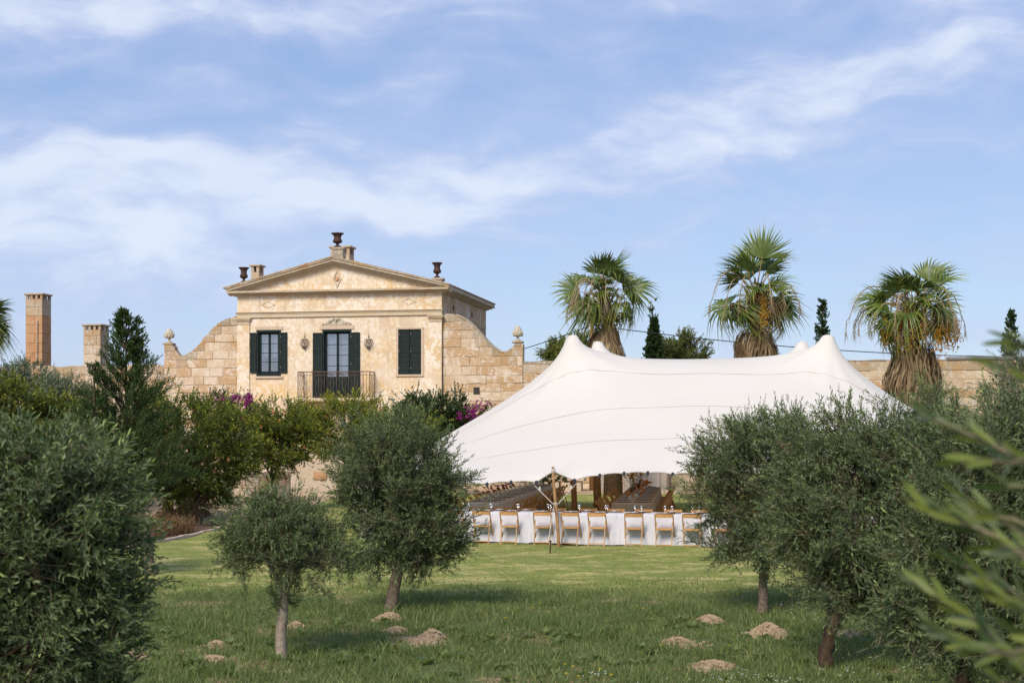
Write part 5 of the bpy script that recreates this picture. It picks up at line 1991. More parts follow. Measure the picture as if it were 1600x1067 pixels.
# --- D: right olive
D = 21.6
x0, y0 = (1192 - CX) / F * D, D
make_tree('olive_tree', 'olive tree with a straight slim trunk in front of the right part of the tent', x0, y0,
          [L_(1195, 765, 80, 105), L_(1135, 770, 44, 78, dd=.2), L_(1170, 690, 62, 44), L_(1240, 740, 50, 88), L_(1135, 845, 44, 46), L_(1200, 850, 62, 48), L_(1095, 775, 28, 46), L_(1230, 680, 42, 34), L_(1140, 700, 40, 34), L_(1115, 720, 34, 34), L_(1260, 850, 46, 46)],
          5600, 13, .064, .0150, 'olive', 103, shootL=(.12, .28), trunk=[(0, 0, -.08), (.0, 0, .4), (.02, 0, 1.0), (.02, 0, 1.3)], tr=(.075, .06), limbs=44, group='olive trees in the garden', twig_r=.003, wild=420)
# --- E: big right olive, crooked trunk
D = 16.3
x0, y0 = (1293 - CX) / F * D, D
make_tree('olive_tree', 'broad olive tree with a crooked dark trunk at the right, beside the sandy heaps', x0, y0,
          [L_(1375, 800, 135, 130), L_(1290, 760, 70, 90, dd=.2), L_(1260, 830, 58, 78), L_(1310, 900, 86, 66), L_(1400, 700, 90, 52), L_(1340, 690, 62, 44), L_(1430, 880, 92, 88, dd=-.2), L_(1210, 850, 30, 46), L_(1350, 940, 74, 34), L_(1465, 720, 72, 72), L_(1290, 700, 44, 34)],
          7200, 13, .064, .0150, 'olive', 104, shootL=(.12, .30), trunk=[(0, 0, -.08), (-.03, 0, .2), (.06, 0, .50), (.25, .05, .85)], tr=(.09, .065), barkmat=M['bark_dark'], limbs=56, group='olive trees in the garden', twig_r=.003, wild=520, tint0=.42)
# --- F: nearer olive at the right edge
D = 11.5
x0, y0 = (1490 - CX) / F * D, D
make_tree('olive_tree', 'dark dense olive tree at the right edge behind the blurred twigs', x0, y0,
          [L_(1560, 850, 150, 150), L_(1500, 930, 120, 110), L_(1620, 720, 120, 110), L_(1480, 800, 70, 90), L_(1400, 970, 52, 60), L_(1540, 700, 72, 62), L_(1520, 1000, 120, 66), L_(1640, 950, 130, 130)],
          5600, 13, .060, .0140, 'olive', 105, shootL=(.12, .28), trunk=[(0, 0, -.08), (.0, 0, .3), (.05, 0, .7), (.1, 0, 1.0)], tr=(.10, .08), barkmat=M['bark_dark'], limbs=40, group='olive trees in the garden', twig_r=.0025, wild=160, tint0=.38, sixv=False)
# --- A: big near olive at the left
D = 8.2
x0, y0 = (40 - CX) / F * D, D
make_tree('olive_tree', 'large near olive tree filling the lower left corner with small silvery leaves', x0, y0,
          [L_(60, 850, 150, 150), L_(10, 795, 140, 105, dd=.15), L_(130, 800, 82, 92, dd=-.05), L_(160, 900, 62, 100), L_(50, 990, 150, 110), L_(60, 745, 110, 50), L_(-110, 850, 130, 180), L_(120, 960, 76, 80), L_(-40, 745, 90, 62), L_(175, 810, 40, 60), L_(80, 1100, 110, 70), L_(120, 735, 60, 40)],
          7600, 12, .056, .0125, 'olive', 106, shootL=(.09, .22), trunk=[(0, 0, -.6), (.0, 0, .2), (.03, 0, .7), (.0, 0, 1.0)], tr=(.10, .08), barkmat=M['bark_dark'], limbs=46, group='olive trees in the garden', twig_r=.0020, wild=240, sixv=True, tint0=.40)
# --- H: olive behind A, only its trunk foot shows
D = 27.0
x0, y0 = (238 - CX) / F * D, D
make_tree('olive_tree', 'olive tree behind the large left one, only its grey leaning trunk and crown edge showing', x0, y0,
          [L_(175, 790, 62, 62), L_(150, 730, 60, 48), L_(205, 800, 28, 48), L_(120, 800, 62, 62), L_(110, 690, 52, 30)],
          1500, 12, .075, .018, 'olive', 107, shootL=(.15, .30), trunk=[(0, 0, -.08), (-.10, 0, .5), (-.15, 0, 1.0), (-.3, 0, 1.3)], tr=(.12, .08), limbs=20, group='olive trees in the garden', tint0=.45)
# --- I, J: shrubs / olives at the right behind
D = 25.0
x0, y0 = (1460 - CX) / F * D, D
make_tree('olive_tree', 'light green olive top rising in front of the garden wall below the right palm', x0, y0,
          [L_(1465, 660, 44, 48), L_(1425, 690, 40, 44), L_(1505, 690, 44, 58), L_(1450, 625, 30, 26), L_(1480, 760, 90, 90), L_(1395, 720, 34, 40)],
          2600, 12, .065, .016, 'olive', 108, shootL=(.14, .32), trunk=[(0, 0, -.08), (0, 0, .6), (.1, 0, 1.3)], tr=(.1, .08), limbs=20, group='olive trees in the garden', tint0=.52, wild=90)
D = 29.0
x0, y0 = (1580 - CX) / F * D, D
make_tree('olive_tree', 'grey green olive top at the right edge in front of the garden wall', x0, y0,
          [L_(1575, 620, 46, 40), L_(1610, 590, 46, 44), L_(1545, 660, 34, 40), L_(1590, 700, 80, 90), L_(1550, 612, 22, 30)],
          2400, 12, .07, .017, 'olive_grey', 109, shootL=(.16, .34), trunk=[(0, 0, -.08), (0, 0, .8), (.1, 0, 1.6)], tr=(.1, .08), limbs=20, group='olive trees in the garden', tint0=.45)

# --- juniper
def conifer(name, label, x, y, H, R, n, seed, mat, asc=1.0, z0=.3, prof=lambda t: 1 - t, needle=(.05, .012), subs=16, cat='tree', twl=1.0, trunk_r=.09, vary=(.72, 1.12)):
    g = np.random.default_rng(seed)
    root = empty(name, (x, y, GZ), 0, label, cat)
    t = g.random(n) ** 1.25
    h = z0 + (H - z0) * t
    az_ = g.uniform(0, 2 * np.pi, n)
    rr = R * np.array([prof(q) for q in t]) * g.uniform(*vary, n) + .05
    out = np.stack([np.cos(az_), np.sin(az_), np.zeros(n)], -1)
    b0 = np.stack([0 * h, 0 * h, h - rr * asc * .55], -1)
    b0[:, 2] = np.maximum(b0[:, 2], .2)
    e = out * rr[:, None]; e[:, 2] = h + rr * asc * .25
    # branchlets spread along each branch
    q = g.uniform(.25, 1.0, (n, subs))
    p = b0[:, None, :] * (1 - q)[..., None] + e[:, None, :] * q[..., None]
    p[..., 2] += .12 * rr[:, None] * np.sin(q * np.pi) * 1.0
    bd = unit(e - b0)
    d = unit(bd[:, None, :] + g.normal(0, .42, (n, subs, 3)) + np.array([0, 0, .35 * asc]))
    p = p.reshape(-1, 3) + g.normal(0, .03, (n * subs, 3)); d = d.reshape(-1, 3)
    L = np.repeat(np.clip(rr * .28, .10, .32), subs) * g.uniform(.7, 1.2, n * subs) * twl
    V, F_, T = shoots_to_leaves(p, d, L, 8, needle[0], needle[1], g, spread=.45, jitter=.3, tipbright=.45, tint0=.34, tintv=.14)
    link('crown', np_mesh('crown', V, F_, T), M[mat], root)
    MB().tube([(0, 0, -.05), (.02, 0, H * .3), (0, .02, H * .6), (0, 0, H * .96)], [trunk_r, trunk_r * .75, trunk_r * .4, .012], 8).build('trunk', M['bark_dark'], root)
    b = MB()
    for i_ in range(0, n, 3):
        b.tube([b0[i_], (b0[i_] + e[i_]) / 2 + np.array([0, 0, .05]), e[i_]], [.022, .014, .005], 4, cap=False)
    b.build('limbs', M['bark_dark'], root, kind='stuff')
    return root


D = 41.0
conifer('juniper_tree', 'dark green juniper with a loose pointed top rising above the hedge at the left', (197 - CX) / F * D, D, CH + (HZ - 487) / F * D, 2.1, 400, 120, 'juniper', asc=1.2, z0=.7,
        prof=lambda t: (1 - t) ** .85 * (1 if t < .6 else .9) + .03, needle=(.085, .024), subs=26, vary=(.5, 1.2))
# small second leader at its left
D = 40.0
conifer('juniper_tree', 'small pale juniper spire just left of the large juniper', (147 - CX) / F * D, D, CH + (HZ - 573) / F * D, 1.0, 110, 121, 'juniper', z0=.6, prof=lambda t: (1 - t) ** .8 + .05, needle=(.085, .022), subs=16)

# cypresses beyond the wall
D = 73.0
conifer('cypress_tree', 'dense dark cypress cone behind the wall between the first two palms', (1022 - CX) / F * D, D, CH + (HZ - 503) / F * D, 1.0, 700, 130, 'cypress', z0=2.5,
        prof=lambda t: (math.sin(min(1, (1 - t) * 1.05) * math.pi / 2) ** 1.1), needle=(.16, .07), subs=14, asc=1.4, twl=.8)
D = 73.1
conifer('cypress_tree', 'thin leader of the dark cypress poking above its cone', (1020 - CX) / F * D, D, CH + (HZ - 470) / F * D, .22, 60, 131, 'cypress', z0=5.8, prof=lambda t: .5 + .5 * math.sin(t * 3.14), needle=(.11, .04), subs=6, asc=1.8, trunk_r=.06)
D = 74.0
conifer('cypress_tree', 'slim young cypress rising behind the right tent peaks', (1285 - CX) / F * D, D, CH + (HZ - 472) / F * D, .55, 170, 132, 'cypress', z0=4.2, prof=lambda t: (1 - t) ** .55 * .85 + .1, needle=(.12, .045), subs=10, asc=1.6)
D = 74.0
conifer('cypress_tree', 'slim young cypress beyond the wall at the right edge', (1580 - CX) / F * D, D, CH + (HZ - 488) / F * D, .6, 170, 133, 'cypress', z0=4.2, prof=lambda t: (1 - t) ** .6 * .9 + .1, needle=(.12, .045), subs=10, asc=1.6)

# bushy trees beyond the wall
def back_tree(px, py, rx, ry, D, label, mat, seed, n=500, tint0=.45):
    x0, y0 = (px - CX) / F * D, D
    make_tree('carob_tree', label, x0, y0, [lob(px, py, rx, ry, D, x0, y0), lob(px - rx * .5, py + ry * .3, rx * .6, ry * .7, D, x0, y0), lob(px + rx * .55, py + ry * .35, rx * .55, ry * .6, D, x0, y0), lob(px - rx * .1, py - ry * .3, rx * .45, ry * .7, D, x0, y0)],
              n * 3, 10, .13, .06, mat, seed, shootL=(.25, .5), trunk=[(0, 0, 0), (0, 0, 2), (0, 0, 4.4)], tr=(.2, .12), limbs=14, twig_r=.01, tint0=tint0, group='trees beyond the garden wall')


back_tree(1068, 553, 38, 32, 76, 'rounded green tree beyond the wall right of the dense cypress', 'yellow_shrub', 140, 520, .20)
back_tree(868, 556, 24, 20, 78, 'small green tree top beyond the wall left of the first tent peak', 'pomegranate', 141, 240, .5)
back_tree(905, 552, 34, 28, 75, 'dark tree top beyond the wall behind the first tent peak', 'pomegranate', 142, 420, .4)

# --- pomegranates and hedge at the middle left
def pome(px, D, lobes, label, n, seed, trunk, mat='pomegranate', tint0=.42, fruits=0, tr=(.16, .09), ll=.10, lw=.046, k=10, wild=150, name='pomegranate_tree', cat='tree', limbs=30, group='pomegranate trees by the sandy path', bark=None, shootL=(.22, .42)):
    x0, y0 = (px - CX) / F * D, D
    LL = [lob(a[0], a[1], a[2], a[3], D, x0, y0, dd=(a[4] if len(a) > 4 else 0)) for a in lobes]
    t = make_tree(name, label, x0, y0, LL, n, k, ll, lw, mat, seed, shootL=shootL, trunk=trunk, tr=tr, barkmat=bark or M['bark_dark'], limbs=limbs, twig_r=.003, twigmat='green_twig', shrink=.25, tint0=tint0, wild=wild, group=group, cat=cat, zground=0, tipbright=.5, tintv=.2)
    g = np.random.default_rng(seed + 1)
    if fruits:
        p, _ = sample_lobes(LL, fruits * 6, g, 1.0)
        p = p[p[:, 1] < -.3][:fruits]
        for q in p:
            q = q * np.array([1.0, 1.08, 1.0])
            b = MB(); b.sphere((0, 0, 0), .055, 9, 7).lathe([(.02, .05), (.03, .075), (.02, .08)], n=7)
            b.build('fruit', M['fruit'], t, loc=tuple(q))
    return t


pome(300, 45.5, [(300, 710, 95, 66), (245, 700, 62, 66), (350, 705, 62, 66, 1), (300, 652, 86, 24), (300, 765, 82, 30), (375, 710, 30, 50), (250, 765, 40, 28)], 'large pomegranate tree with a twisted double trunk beside the planting bed', 5200, 150,
     [(-.75, 0, -.05), (-.78, 0, .4), (-.70, 0, .8), (-.4, 0, 1.2)], fruits=12, tr=(.20, .13), tint0=.40)
# its second, sprawling stem
b = MB()
b.tube([(-.70, -.1, .0), (-.35, -.15, .25), (.25, -.2, .5), (.75, -.15, .85), (1.1, 0, 1.4)], [.17, .15, .13, .10, .06], 9)
b.tube([(.15, -.18, .48), (.25, -.1, .9), (.2, 0, 1.4)], [.10, .08, .05], 8)
b.build('second_stem', M['bark_dark'], bpy.data.objects['pomegranate_tree'])
pome(425, 50, [(430, 690, 52, 48), (400, 680, 44, 40), (460, 680, 44, 40), (430, 655, 46, 20), (425, 715, 34, 20)], 'bushy pomegranate tree with thin bare stems between the large one and the yellow green one', 2500, 152,
     [(0, 0, 0), (.05, 0, .5), (.0, 0, 1.2)], fruits=10, tr=(.07, .05), tint0=.46)
pome(545, 54, [(545, 662, 66, 34), (500, 668, 40, 34), (590, 668, 36, 32), (540, 690, 62, 30), (500, 695, 30, 30), (545, 632, 40, 14), (470, 655, 24, 24)], 'yellow green pomegranate tree reaching up in front of the balcony', 2600, 154,
     [(-.3, 0, 0), (-.2, 0, .8), (.0, 0, 1.6)], tint0=.62, fruits=10, tr=(.10, .07), wild=260)
pome(590, 50, [(590, 700, 40, 60), (640, 690, 40, 40), (560, 730, 30, 30)], 'low green shrub mass behind the tall dense olive', 1100, 156, [(0, 0, 0), (0, 0, .5)], tint0=.4, tr=(.06, .05), name='green_shrub', cat='shrub')

# dark bougainvillea beside the tent
t_ = pome(680, 60, [(680, 648, 50, 32), (650, 636, 30, 24), (715, 655, 34, 26), (690, 680, 52, 26), (640, 660, 24, 34), (745, 655, 22, 16)], 'dark green bougainvillea mound with magenta flowers at its right side beside the tent', 3000, 158,
          [(0, 0, 0), (0, 0, 1.0)], mat='dark_shrub', tint0=.40, ll=.11, lw=.06, name='bougainvillea_shrub', cat='shrub', group='bougainvillea shrubs', wild=150)


def bracts(parent, px, py, rx, ry, D, n, seed):
    g = np.random.default_rng(seed)
    c = P(px, py, D); s = D / F
    p = g.normal(0, .5, (n, 3)) * np.array([rx * s, .35, ry * s]) + np.array([c.x, c.y, c.z])
    p -= np.array(parent.location)
    V, F_, T = shoots_to_leaves(p, unit(g.normal(size=(n, 3))), np.full(n, .12), 5, .085, .075, g, spread=1.1, tipbright=.2, tint0=.5)
    link('blossoms', np_mesh('blossoms', V, F_, T), M['bougainvillea'], parent, kind='stuff')


bracts(t_, 738, 642, 14, 12, 59.0, 50, 1)
bracts(t_, 752, 632, 14, 7, 59.0, 24, 4)
bracts(t_, 722, 650, 8, 5, 58.8, 16, 5)
t_ = pome(355, 56, [(355, 640, 52, 20), (320, 635, 30, 18), (385, 640, 24, 18)], 'bougainvillea with a bright magenta flower spray against the house foot at the left', 700, 160, [(0, 0, 0), (0, 0, 2.5)], mat='dark_shrub', tint0=.5, name='bougainvillea_shrub', cat='shrub', group='bougainvillea shrubs', wild=40)
bracts(t_, 390, 625, 5, 12, 54.5, 45, 2)
bracts(t_, 355, 626, 34, 7, 54.5, 40, 3)
bracts(t_, 370, 622, 22, 6, 54.5, 26, 6)

# shrubs at the far left
pome(30, 47, [(30, 640, 62, 44), (-20, 640, 52, 44), (75, 650, 44, 32), (20, 612, 44, 16), (50, 690, 90, 40)], 'yellow green bush between the grey bushes and the near olive at the left edge', 2600, 162, [(0, 0, 0), (0, 0, 1.0)], mat='yellow_shrub', tint0=.42, ll=.12, lw=.06, name='green_shrub', cat='shrub', group='shrubs along the left wall')
pome(35, 60, [(38, 598, 42, 24), (0, 600, 40, 22), (62, 612, 34, 18), (40, 575, 18, 14)], 'grey green wispy bush below the tall orange chimney', 1500, 164, [(0, 0, 0), (0, 0, 2.0)], mat='olive_grey', tint0=.36, ll=.15, lw=.035, name='green_shrub', cat='shrub', group='shrubs along the left wall')
pome(95, 54, [(95, 625, 40, 32), (70, 640, 32, 28), (120, 640, 24, 32)], 'silvery rounded bush in front of the short chimney and left wall', 1500, 166, [(0, 0, 0), (0, 0, 2.0)], mat='olive_grey', tint0=.66, ll=.15, lw=.035, name='green_shrub', cat='shrub', group='shrubs along the left wall')
pome(165, 52, [(150, 690, 70, 60), (200, 720, 60, 60), (230, 640, 34, 30), (265, 625, 30, 22)], 'green shrub growing behind the juniper', 1800, 168, [(0, 0, 0), (0, 0, 1.0)], tint0=.42, name='green_shrub', cat='shrub', group='shrubs along the left wall')

# dry weeds in the bed
g = np.random.default_rng(77)
def weeds(px, py, rx, ry, n, label, mat, h):
    c = G(px, py)
    root = empty('dry_plant', c, 0, label, 'dry plant', 'dry plants in the bed')
    s = c.y / F
    p = np.stack([g.normal(0, .45 * rx * s, n), g.normal(0, .6, n), np.full(n, .05)], -1)
    d = unit(g.normal(0, .35, (n, 3)) + np.array([0, 0, 1.0]))
    L = g.uniform(.5, 1.0, n) * h
    V, F_, T = shoots_to_leaves(p, d, L, 8, .10, .012, g, spread=.5, tint0=.45)
    link('stalks', np_mesh('stalks', V, F_, T), M[mat], root, kind='stuff')
    Vt, Ft = twig_mesh(p, d, L, .004)
    link('stems', np_mesh('stems', Vt, Ft), M['bark_dark'], root, kind='stuff')


weeds(275, 838, 26, 10, 420, 'wide patch of reddish brown dry weeds at the front of the bed', 'dry_weed', .55)
weeds(312, 815, 16, 8, 160, 'upright tuft of bare dry twigs near the pomegranate trunk', 'dry_weed', .8)
weeds(335, 822, 18, 6, 180, 'green and brown low weeds by the pale edging', 'olive_grey', .3)
weeds(255, 825, 14, 8, 160, 'dry brown weeds at the foot of the large pomegranate', 'dry_weed', .6)

# ================================================================== PALMS
def frond_mesh(seed, dead=False, droopy=0.3, spread=80, nseg=26, pet=1.15, R=1.30):
    """fan leaf: stalk along +X then a pleated fan"""
    g = random.Random(seed)
    b = MB()
    V, Fq, T = [], [], []
    cx = pet
    fold = g.uniform(-.6, 1.6)
    for k in range(nseg):
        a = rad(-spread + 2 * spread * (k + .5) / nseg + g.uniform(-2.5, 2.5))
        Rk = R * (1 - .28 * (abs(a) / rad(spread)) ** 2) * g.uniform(.84, 1.08)
        dirv = Vector((math.cos(a), math.sin(a), 0))
        side = Vector((-math.sin(a), math.cos(a), 0))
        wmax = R * rad(2 * spread) / nseg * .5 * .62
        base = k_t = .30 + .35 * g.random()
        tint = min(.98, max(.02, base if not dead else .3 + .5 * g.random()))
        stations = [0.03, .25, .5, .72, .88, 1.0]
        tip_d = droopy * g.uniform(.3, 2.0)
        k0 = len(V)
        prev = None
        for si, q in enumerate(stations):
            r_ = Rk * q
            dz = .30 * abs(math.sin(a)) * q * R * fold - tip_d * max(0, q - .45) ** 2 * 1.9 - .12 * q * q
            rr = r_ * (1 - .12 * tip_d * max(0, q - .6))
            w = wmax * (q / .5 if q < .5 else max(.03, 1 - (q - .5) * 1.9)) * 1.0
            c = Vector((cx, 0, 0)) + dirv * rr + Vector((0, 0, dz))
            V.append(c - side * w + Vector((0, 0, .0)))
            V.append(c + Vector((0, 0, w * .55)))
            V.append(c + side * w)
            t_ = min(.98, tint + (.30 if q > .85 else 0))
            T += [(t_, 0, 0)] * 3
        for si in range(len(stations) - 1):
            o = k0 + si * 3
            Fq += [(o, o + 3, o + 4, o + 1), (o + 1, o + 4, o + 5, o + 2)]
    me = np_mesh('fan', np.array([tuple(v) for v in V]), np.array(Fq), np.array(T))
    return me


def petiole_mesh(pet=1.15):
    b = MB()
    b.tint = (.5, 0, 0)
    b.tube([(0, 0, 0), (pet * .5, 0, -.01), (pet + .12, 0, .01)], [.035, .022, .012], 5)
    return b.mesh('stalk')


FAN = [frond_mesh(s, droopy=dv) for s, dv in ((1, .3), (2, .55), (3, .9), (4, .45), (5, 1.5), (6, .7))]
for f_ in FAN: f_.materials.append(M['palm'])
FAND = [frond_mesh(20 + s, dead=True, droopy=2.0, spread=70, nseg=24) for s in range(3)]
for f_ in FAND: f_.materials.append(M['dead_palm'])
PET = petiole_mesh(); PET.materials.append(M['petiole'])


def hang_strips(n, zt, zb, r0, r1, g, lean=(0, 0), w=(.02, .05), lmin=.5, lmax=1.3):
    """dead leaf skirt: hanging ragged strips"""
    th = g.uniform(0, 2 * np.pi, n); z = g.uniform(zb, zt, n)
    f = (zt - z) / max(zt - zb, .01)
    r = (r0 + (r1 - r0) * np.sin(np.clip(f, 0, 1) * np.pi * .62)) * g.uniform(.8, 1.1, n)
    L = g.uniform(lmin, lmax, n)
    ww = g.uniform(*w, n)
    V, T = [], []
    tn = np.clip(g.normal(.5, .22, n), .02, .98)
    for q in (0, .4, .8, 1.0):
        rr = r * (.86 + .22 * np.sin(q * 2.2)) + .02
        a = th + .06 * q * np.sin(th * 5)
        c = np.stack([np.cos(a) * rr, np.sin(a) * rr, z - L * q], -1)
        sd = np.stack([-np.sin(a), np.cos(a), 0 * a], -1) + g.normal(0, .4, (n, 3))
        wq = ww * (1 - .75 * max(0, q - .4))
        V += [c - sd * wq[:, None], c + sd * wq[:, None]]
    V = np.stack(V, 1).reshape(-1, 3)
    o = (np.arange(n) * 8)[:, None]
    F_ = np.concatenate([o + [0, 2, 3, 1], o + [2, 4, 5, 3], o + [4, 6, 7, 5]], 0)
    tt = np.repeat(tn, 8)
    return V, F_, np.stack([tt, 0 * tt, 0 * tt], -1)


def palm(px, pyc, D, label, specs, seed, trunk_px, skirt, strands=10, clusters=0, scale=1.0, dead=8, lean=0.0):
    """specs: list of (azimuth in the picture plane deg, 0 = right, 90 = up; depth tilt; variant, length scale)"""
    g = np.random.default_rng(seed)
    c = P(px, pyc, D)
    tx = (trunk_px - CX) / F * D
    root = empty('fan_palm', (tx, D, 0), 0, label, 'palm tree', 'fan palms behind the tent')
    cl = Vector((c.x - tx, 0, c.z))
    for (ang, dep, var, sc_) in specs:
        a = rad(ang); dd = rad(dep)
        d = Vector((math.cos(a) * math.cos(dd), math.sin(dd), math.sin(a) * math.cos(dd)))
        zax = Vector((0, 0, 1)) if abs(d.z) < .93 else Vector((-d.x, -.6, .4))
        # leaf blade faces up/outward: x along d; y horizontal; twist the blade towards the viewer now and then
        y_ = zax.cross(d).normalized(); z_ = d.cross(y_)
        tw = g.uniform(-.5, .5) + g.choice([-1, 1]) * 1.15 * abs(d.x) ** 1.5
        R_ = Matrix((d, y_ * math.cos(tw) + z_ * math.sin(tw), -y_ * math.sin(tw) + z_ * math.cos(tw))).transposed().to_4x4()
        sp = cl + Vector((g.uniform(-.1, .1), g.uniform(-.1, .1), g.uniform(-.25, .15)))
        fr = bpy.data.objects.new('frond', FAN[var] if var < 10 else FAND[var - 10])
        COL.objects.link(fr); fr.parent = root
        s_ = scale * sc_
        fr.matrix_local = Matrix.Translation(sp) @ R_ @ Matrix.Diagonal((s_, s_, s_, 1))
        st = bpy.data.objects.new('stalk', PET); COL.objects.link(st); st.parent = fr
    # trunk
    zt = c.z - .1
    b = MB()
    b.tube([(0, 0, -.1), (0, 0, zt * .4), (cl.x * .6, 0, zt * .8), (cl.x, 0, zt + .1)], [.42, .34, .28, .20], 14)
    b.build('trunk', M['palm_trunk'], root)
    # skirt of dead leaves
    z1, z0, r0, r1 = skirt
    V, F_, T = hang_strips(1500, z1, z0, r0, r1, g, w=(.008, .035), lmin=.5, lmax=1.7)
    V = V + (.10 * np.sin(V[:, [2]] * 3.1 + V[:, [0]] * 4)) * np.array([1, 1, 0])
    f_ = np.clip((V[:, 2] / zt), 0, 1)
    V[:, 0] += cl.x * f_
    link('dead_leaf_skirt', np_mesh('dead_leaf_skirt', V, F_, T), M['dead_palm'], root, kind='stuff')
    # rust coloured leaf bases in the crown
    n = 70
    b = MB()
    for k in range(n):
        a = g.uniform(0, 6.28); z = zt - g.uniform(.0, 1.3)
        r_ = .20 + .12 * g.random()
        p0 = Vector((cl.x + math.cos(a) * r_, math.sin(a) * r_, z))
        p1 = p0 + Vector((math.cos(a) * .32, math.sin(a) * .32, g.uniform(.1, .7)))
        b.tube([p0, p1], [.05, .025], 4)
    b.build('leaf_bases', M['orange_stone'] if False else M['petiole'], root, kind='stuff')
    # dry flower stalks arching out and hanging
    for k in range(strands):
        a = g.uniform(0, 6.28) if strands > 12 else rad(g.uniform(200, 340)) + (math.pi if g.random() < .3 else 0)
        R_ = g.uniform(1.2, 2.5) * scale
        hh = g.uniform(.3, 1.1)
        dz = g.uniform(1.2, 2.4)
        pts = []
        for q in range(12):
            t = q / 11
            r_ = R_ * math.sin(min(t * 1.25, 1) * math.pi / 2)
            z = hh * math.sin(min(t * 1.6, 1) * math.pi) - dz * max(0, t - .45) ** 1.4
            pts.append(Vector((cl.x + math.cos(a) * r_, math.sin(a) * r_, zt - .1 + z)))
        b = MB(); b.tint = (.9, 0, 0)
        b.tube(pts, [.026] * 6 + [.02, .018, .016, .014, .012, .008], 5)
        for q in range(26):
            t = g.uniform(.5, 1.0)
            i_ = min(int(t * 11), 10)
            p = pts[i_].lerp(pts[i_ + 1], t * 11 - i_)
            e = p + Vector((g.uniform(-.12, .12), g.uniform(-.12, .12), -g.uniform(.15, .5)))
            b.tube([p, (p + e) / 2 + Vector((g.uniform(-.03, .03), 0, 0)), e], [.008, .006, .003], 3, cap=False)
        b.build('flower_stalk', M['dead_palm'], root)
    for k in range(clusters):
        a = rad(200 + 140 * (k + .5) / clusters)
        R_ = g.uniform(1.1, 1.7)
        zc = zt - g.uniform(.1, .8)
        b = MB()
        n = 170
        for q in range(n):
            t = g.random()
            p = Vector((cl.x + math.cos(a) * R_ + g.normal(0, .07 + .06 * t), math.sin(a) * R_ + g.normal(0, .1), zc - t * g.uniform(.7, 1.5)))
            b.lathe([(.001, -.034), (.032, 0), (.001, .034)], tuple(p), 4, False)
        b.build('fruit_cluster', M['fruit_cluster'], root, kind='stuff')
    return root


def specs_for(g, n, lo, hi, wind=0.0):
    out = []
    for k in range(n):
        ang = lo + (hi - lo) * (k + g.uniform(.2, .8)) / n
        dep = float(np.clip(g.normal(-8, 42), -85, 75))
        low = math.sin(rad(ang)) < -.1
        var = int(g.choice([2, 4])) if low else int(g.choice([0, 1, 3, 5]))
        if wind and math.cos(rad(ang)) > .3 and g.random() < .5:
            var = 4
        out.append((ang + wind, dep, var, g.uniform(.78, 1.12)))
    return out


for (px, pc, D, lab, seed, tpx, sk, strd, clu, sc_, nn, wind) in (
        (945, 458, 61.0, 'wind blown fan palm nearest the house, its trunk rising behind the first tent peak', 201, 958, (7.4, 4.4, .55, .85), 9, 0, 0.93, 14, 12),
        (1183, 458, 61.0, 'tallest fan palm, standing behind the middle of the tent', 202, 1181, (7.2, 4.2, .75, 1.1), 8, 1, 1.08, 15, 8),
        (1427, 480, 58.0, 'fan palm with orange fruit and hanging dry stalks in front of the right garden wall', 203, 1426, (6.6, 3.0, .75, 1.15), 22, 7, 1.10, 17, 0)):
    g = np.random.default_rng(seed)
    sp = specs_for(g, nn, -38, 218, wind)
    # extra upright young leaves and side hanging ones
    sp += [(g.uniform(55, 125), g.uniform(-35, 35), int(g.choice([0, 1, 3])), g.uniform(.85, 1.05)) for _ in range(3)]
    sp += [(g.uniform(0, 180), -70 + g.uniform(-12, 12), int(g.choice([1, 2, 5])), g.uniform(.6, .85)) for _ in range(3)]
    sp += [(g.uniform(-60, -35), g.uniform(-50, 20), 4, .9), (g.uniform(215, 240), g.uniform(-50, 20), 4, .9), (g.uniform(-40, -20), g.uniform(-60, 0), 4, .9), (g.uniform(200, 220), g.uniform(-60, 0), 4, .95), (240, -30, 4, .75)]
    sp += [(g.uniform(200, 340), g.uniform(-60, 40), 10 + int(g.integers(0, 3)), g.uniform(.6, .8)) for _ in range(9)]
    palm(px, pc, D, lab, sp, seed, tpx, sk, strd, clu, sc_)
# left palm, only frond tips enter the picture
g = np.random.default_rng(204)
sp = specs_for(g, 26, -35, 215, 0)
sp += [(-4, -10, 4, 1.0), (-22, -5, 4, 1.0), (8, -20, 2, 1.0), (-12, 10, 4, 1.0)]
palm(-46, 505, 74, 'fan palm at the left edge, only the tips of its fronds in view', sp, 204, -52, (7.0, 4.5, .45, .9), 4, 0, 1.0)

# overhead cable
def sag(a, b_, s, n=24):
    return [a.lerp(b_, k / n) - Vector((0, 0, s * 4 * (k / n) * (1 - k / n))) for k in range(n + 1)]


pA = L2W(WID + .1, 8.0, 6.6)
pB = P(925, 508, 66); pC = P(1560, 557, 69.5); pD = pC + (pC - pB) * .6
r = empty('overhead_cable', (0, 0, 0), 0, 'thin black overhead cable running behind the palms to the house side', 'cable')
b = MB(); b.tube(sag(pA, pB, .10), .022, 5); b.build('wire', M['cable'], r)
b = MB(); b.tube(sag(pB, pC, .30), .022, 5); b.tube(sag(pC, pD, .2), .022, 5); b.build('wire', M['cable'], r)
pl_ = empty('utility_pole', (pB.x, pB.y, 0), 0, 'wooden utility pole mostly hidden behind the fan palm nearest the house', 'pole')
MB().tube([(0, 0, -.1), (0, 0, pB.z + .1)], [.13, .09], 10).build('post', M['pole_wood'], pl_)

# ================================================================== GRASS AND WEEDS
g = np.random.default_rng(88)


def nz(x, y):
    return (np.sin(x * 1.3 + 1.1) * np.sin(y * 1.7 + .3) + .6 * np.sin(x * 3.1 + y * 2.3) + .4 * np.sin(x * 6.7 - y * 5.1 + 2)) / 2


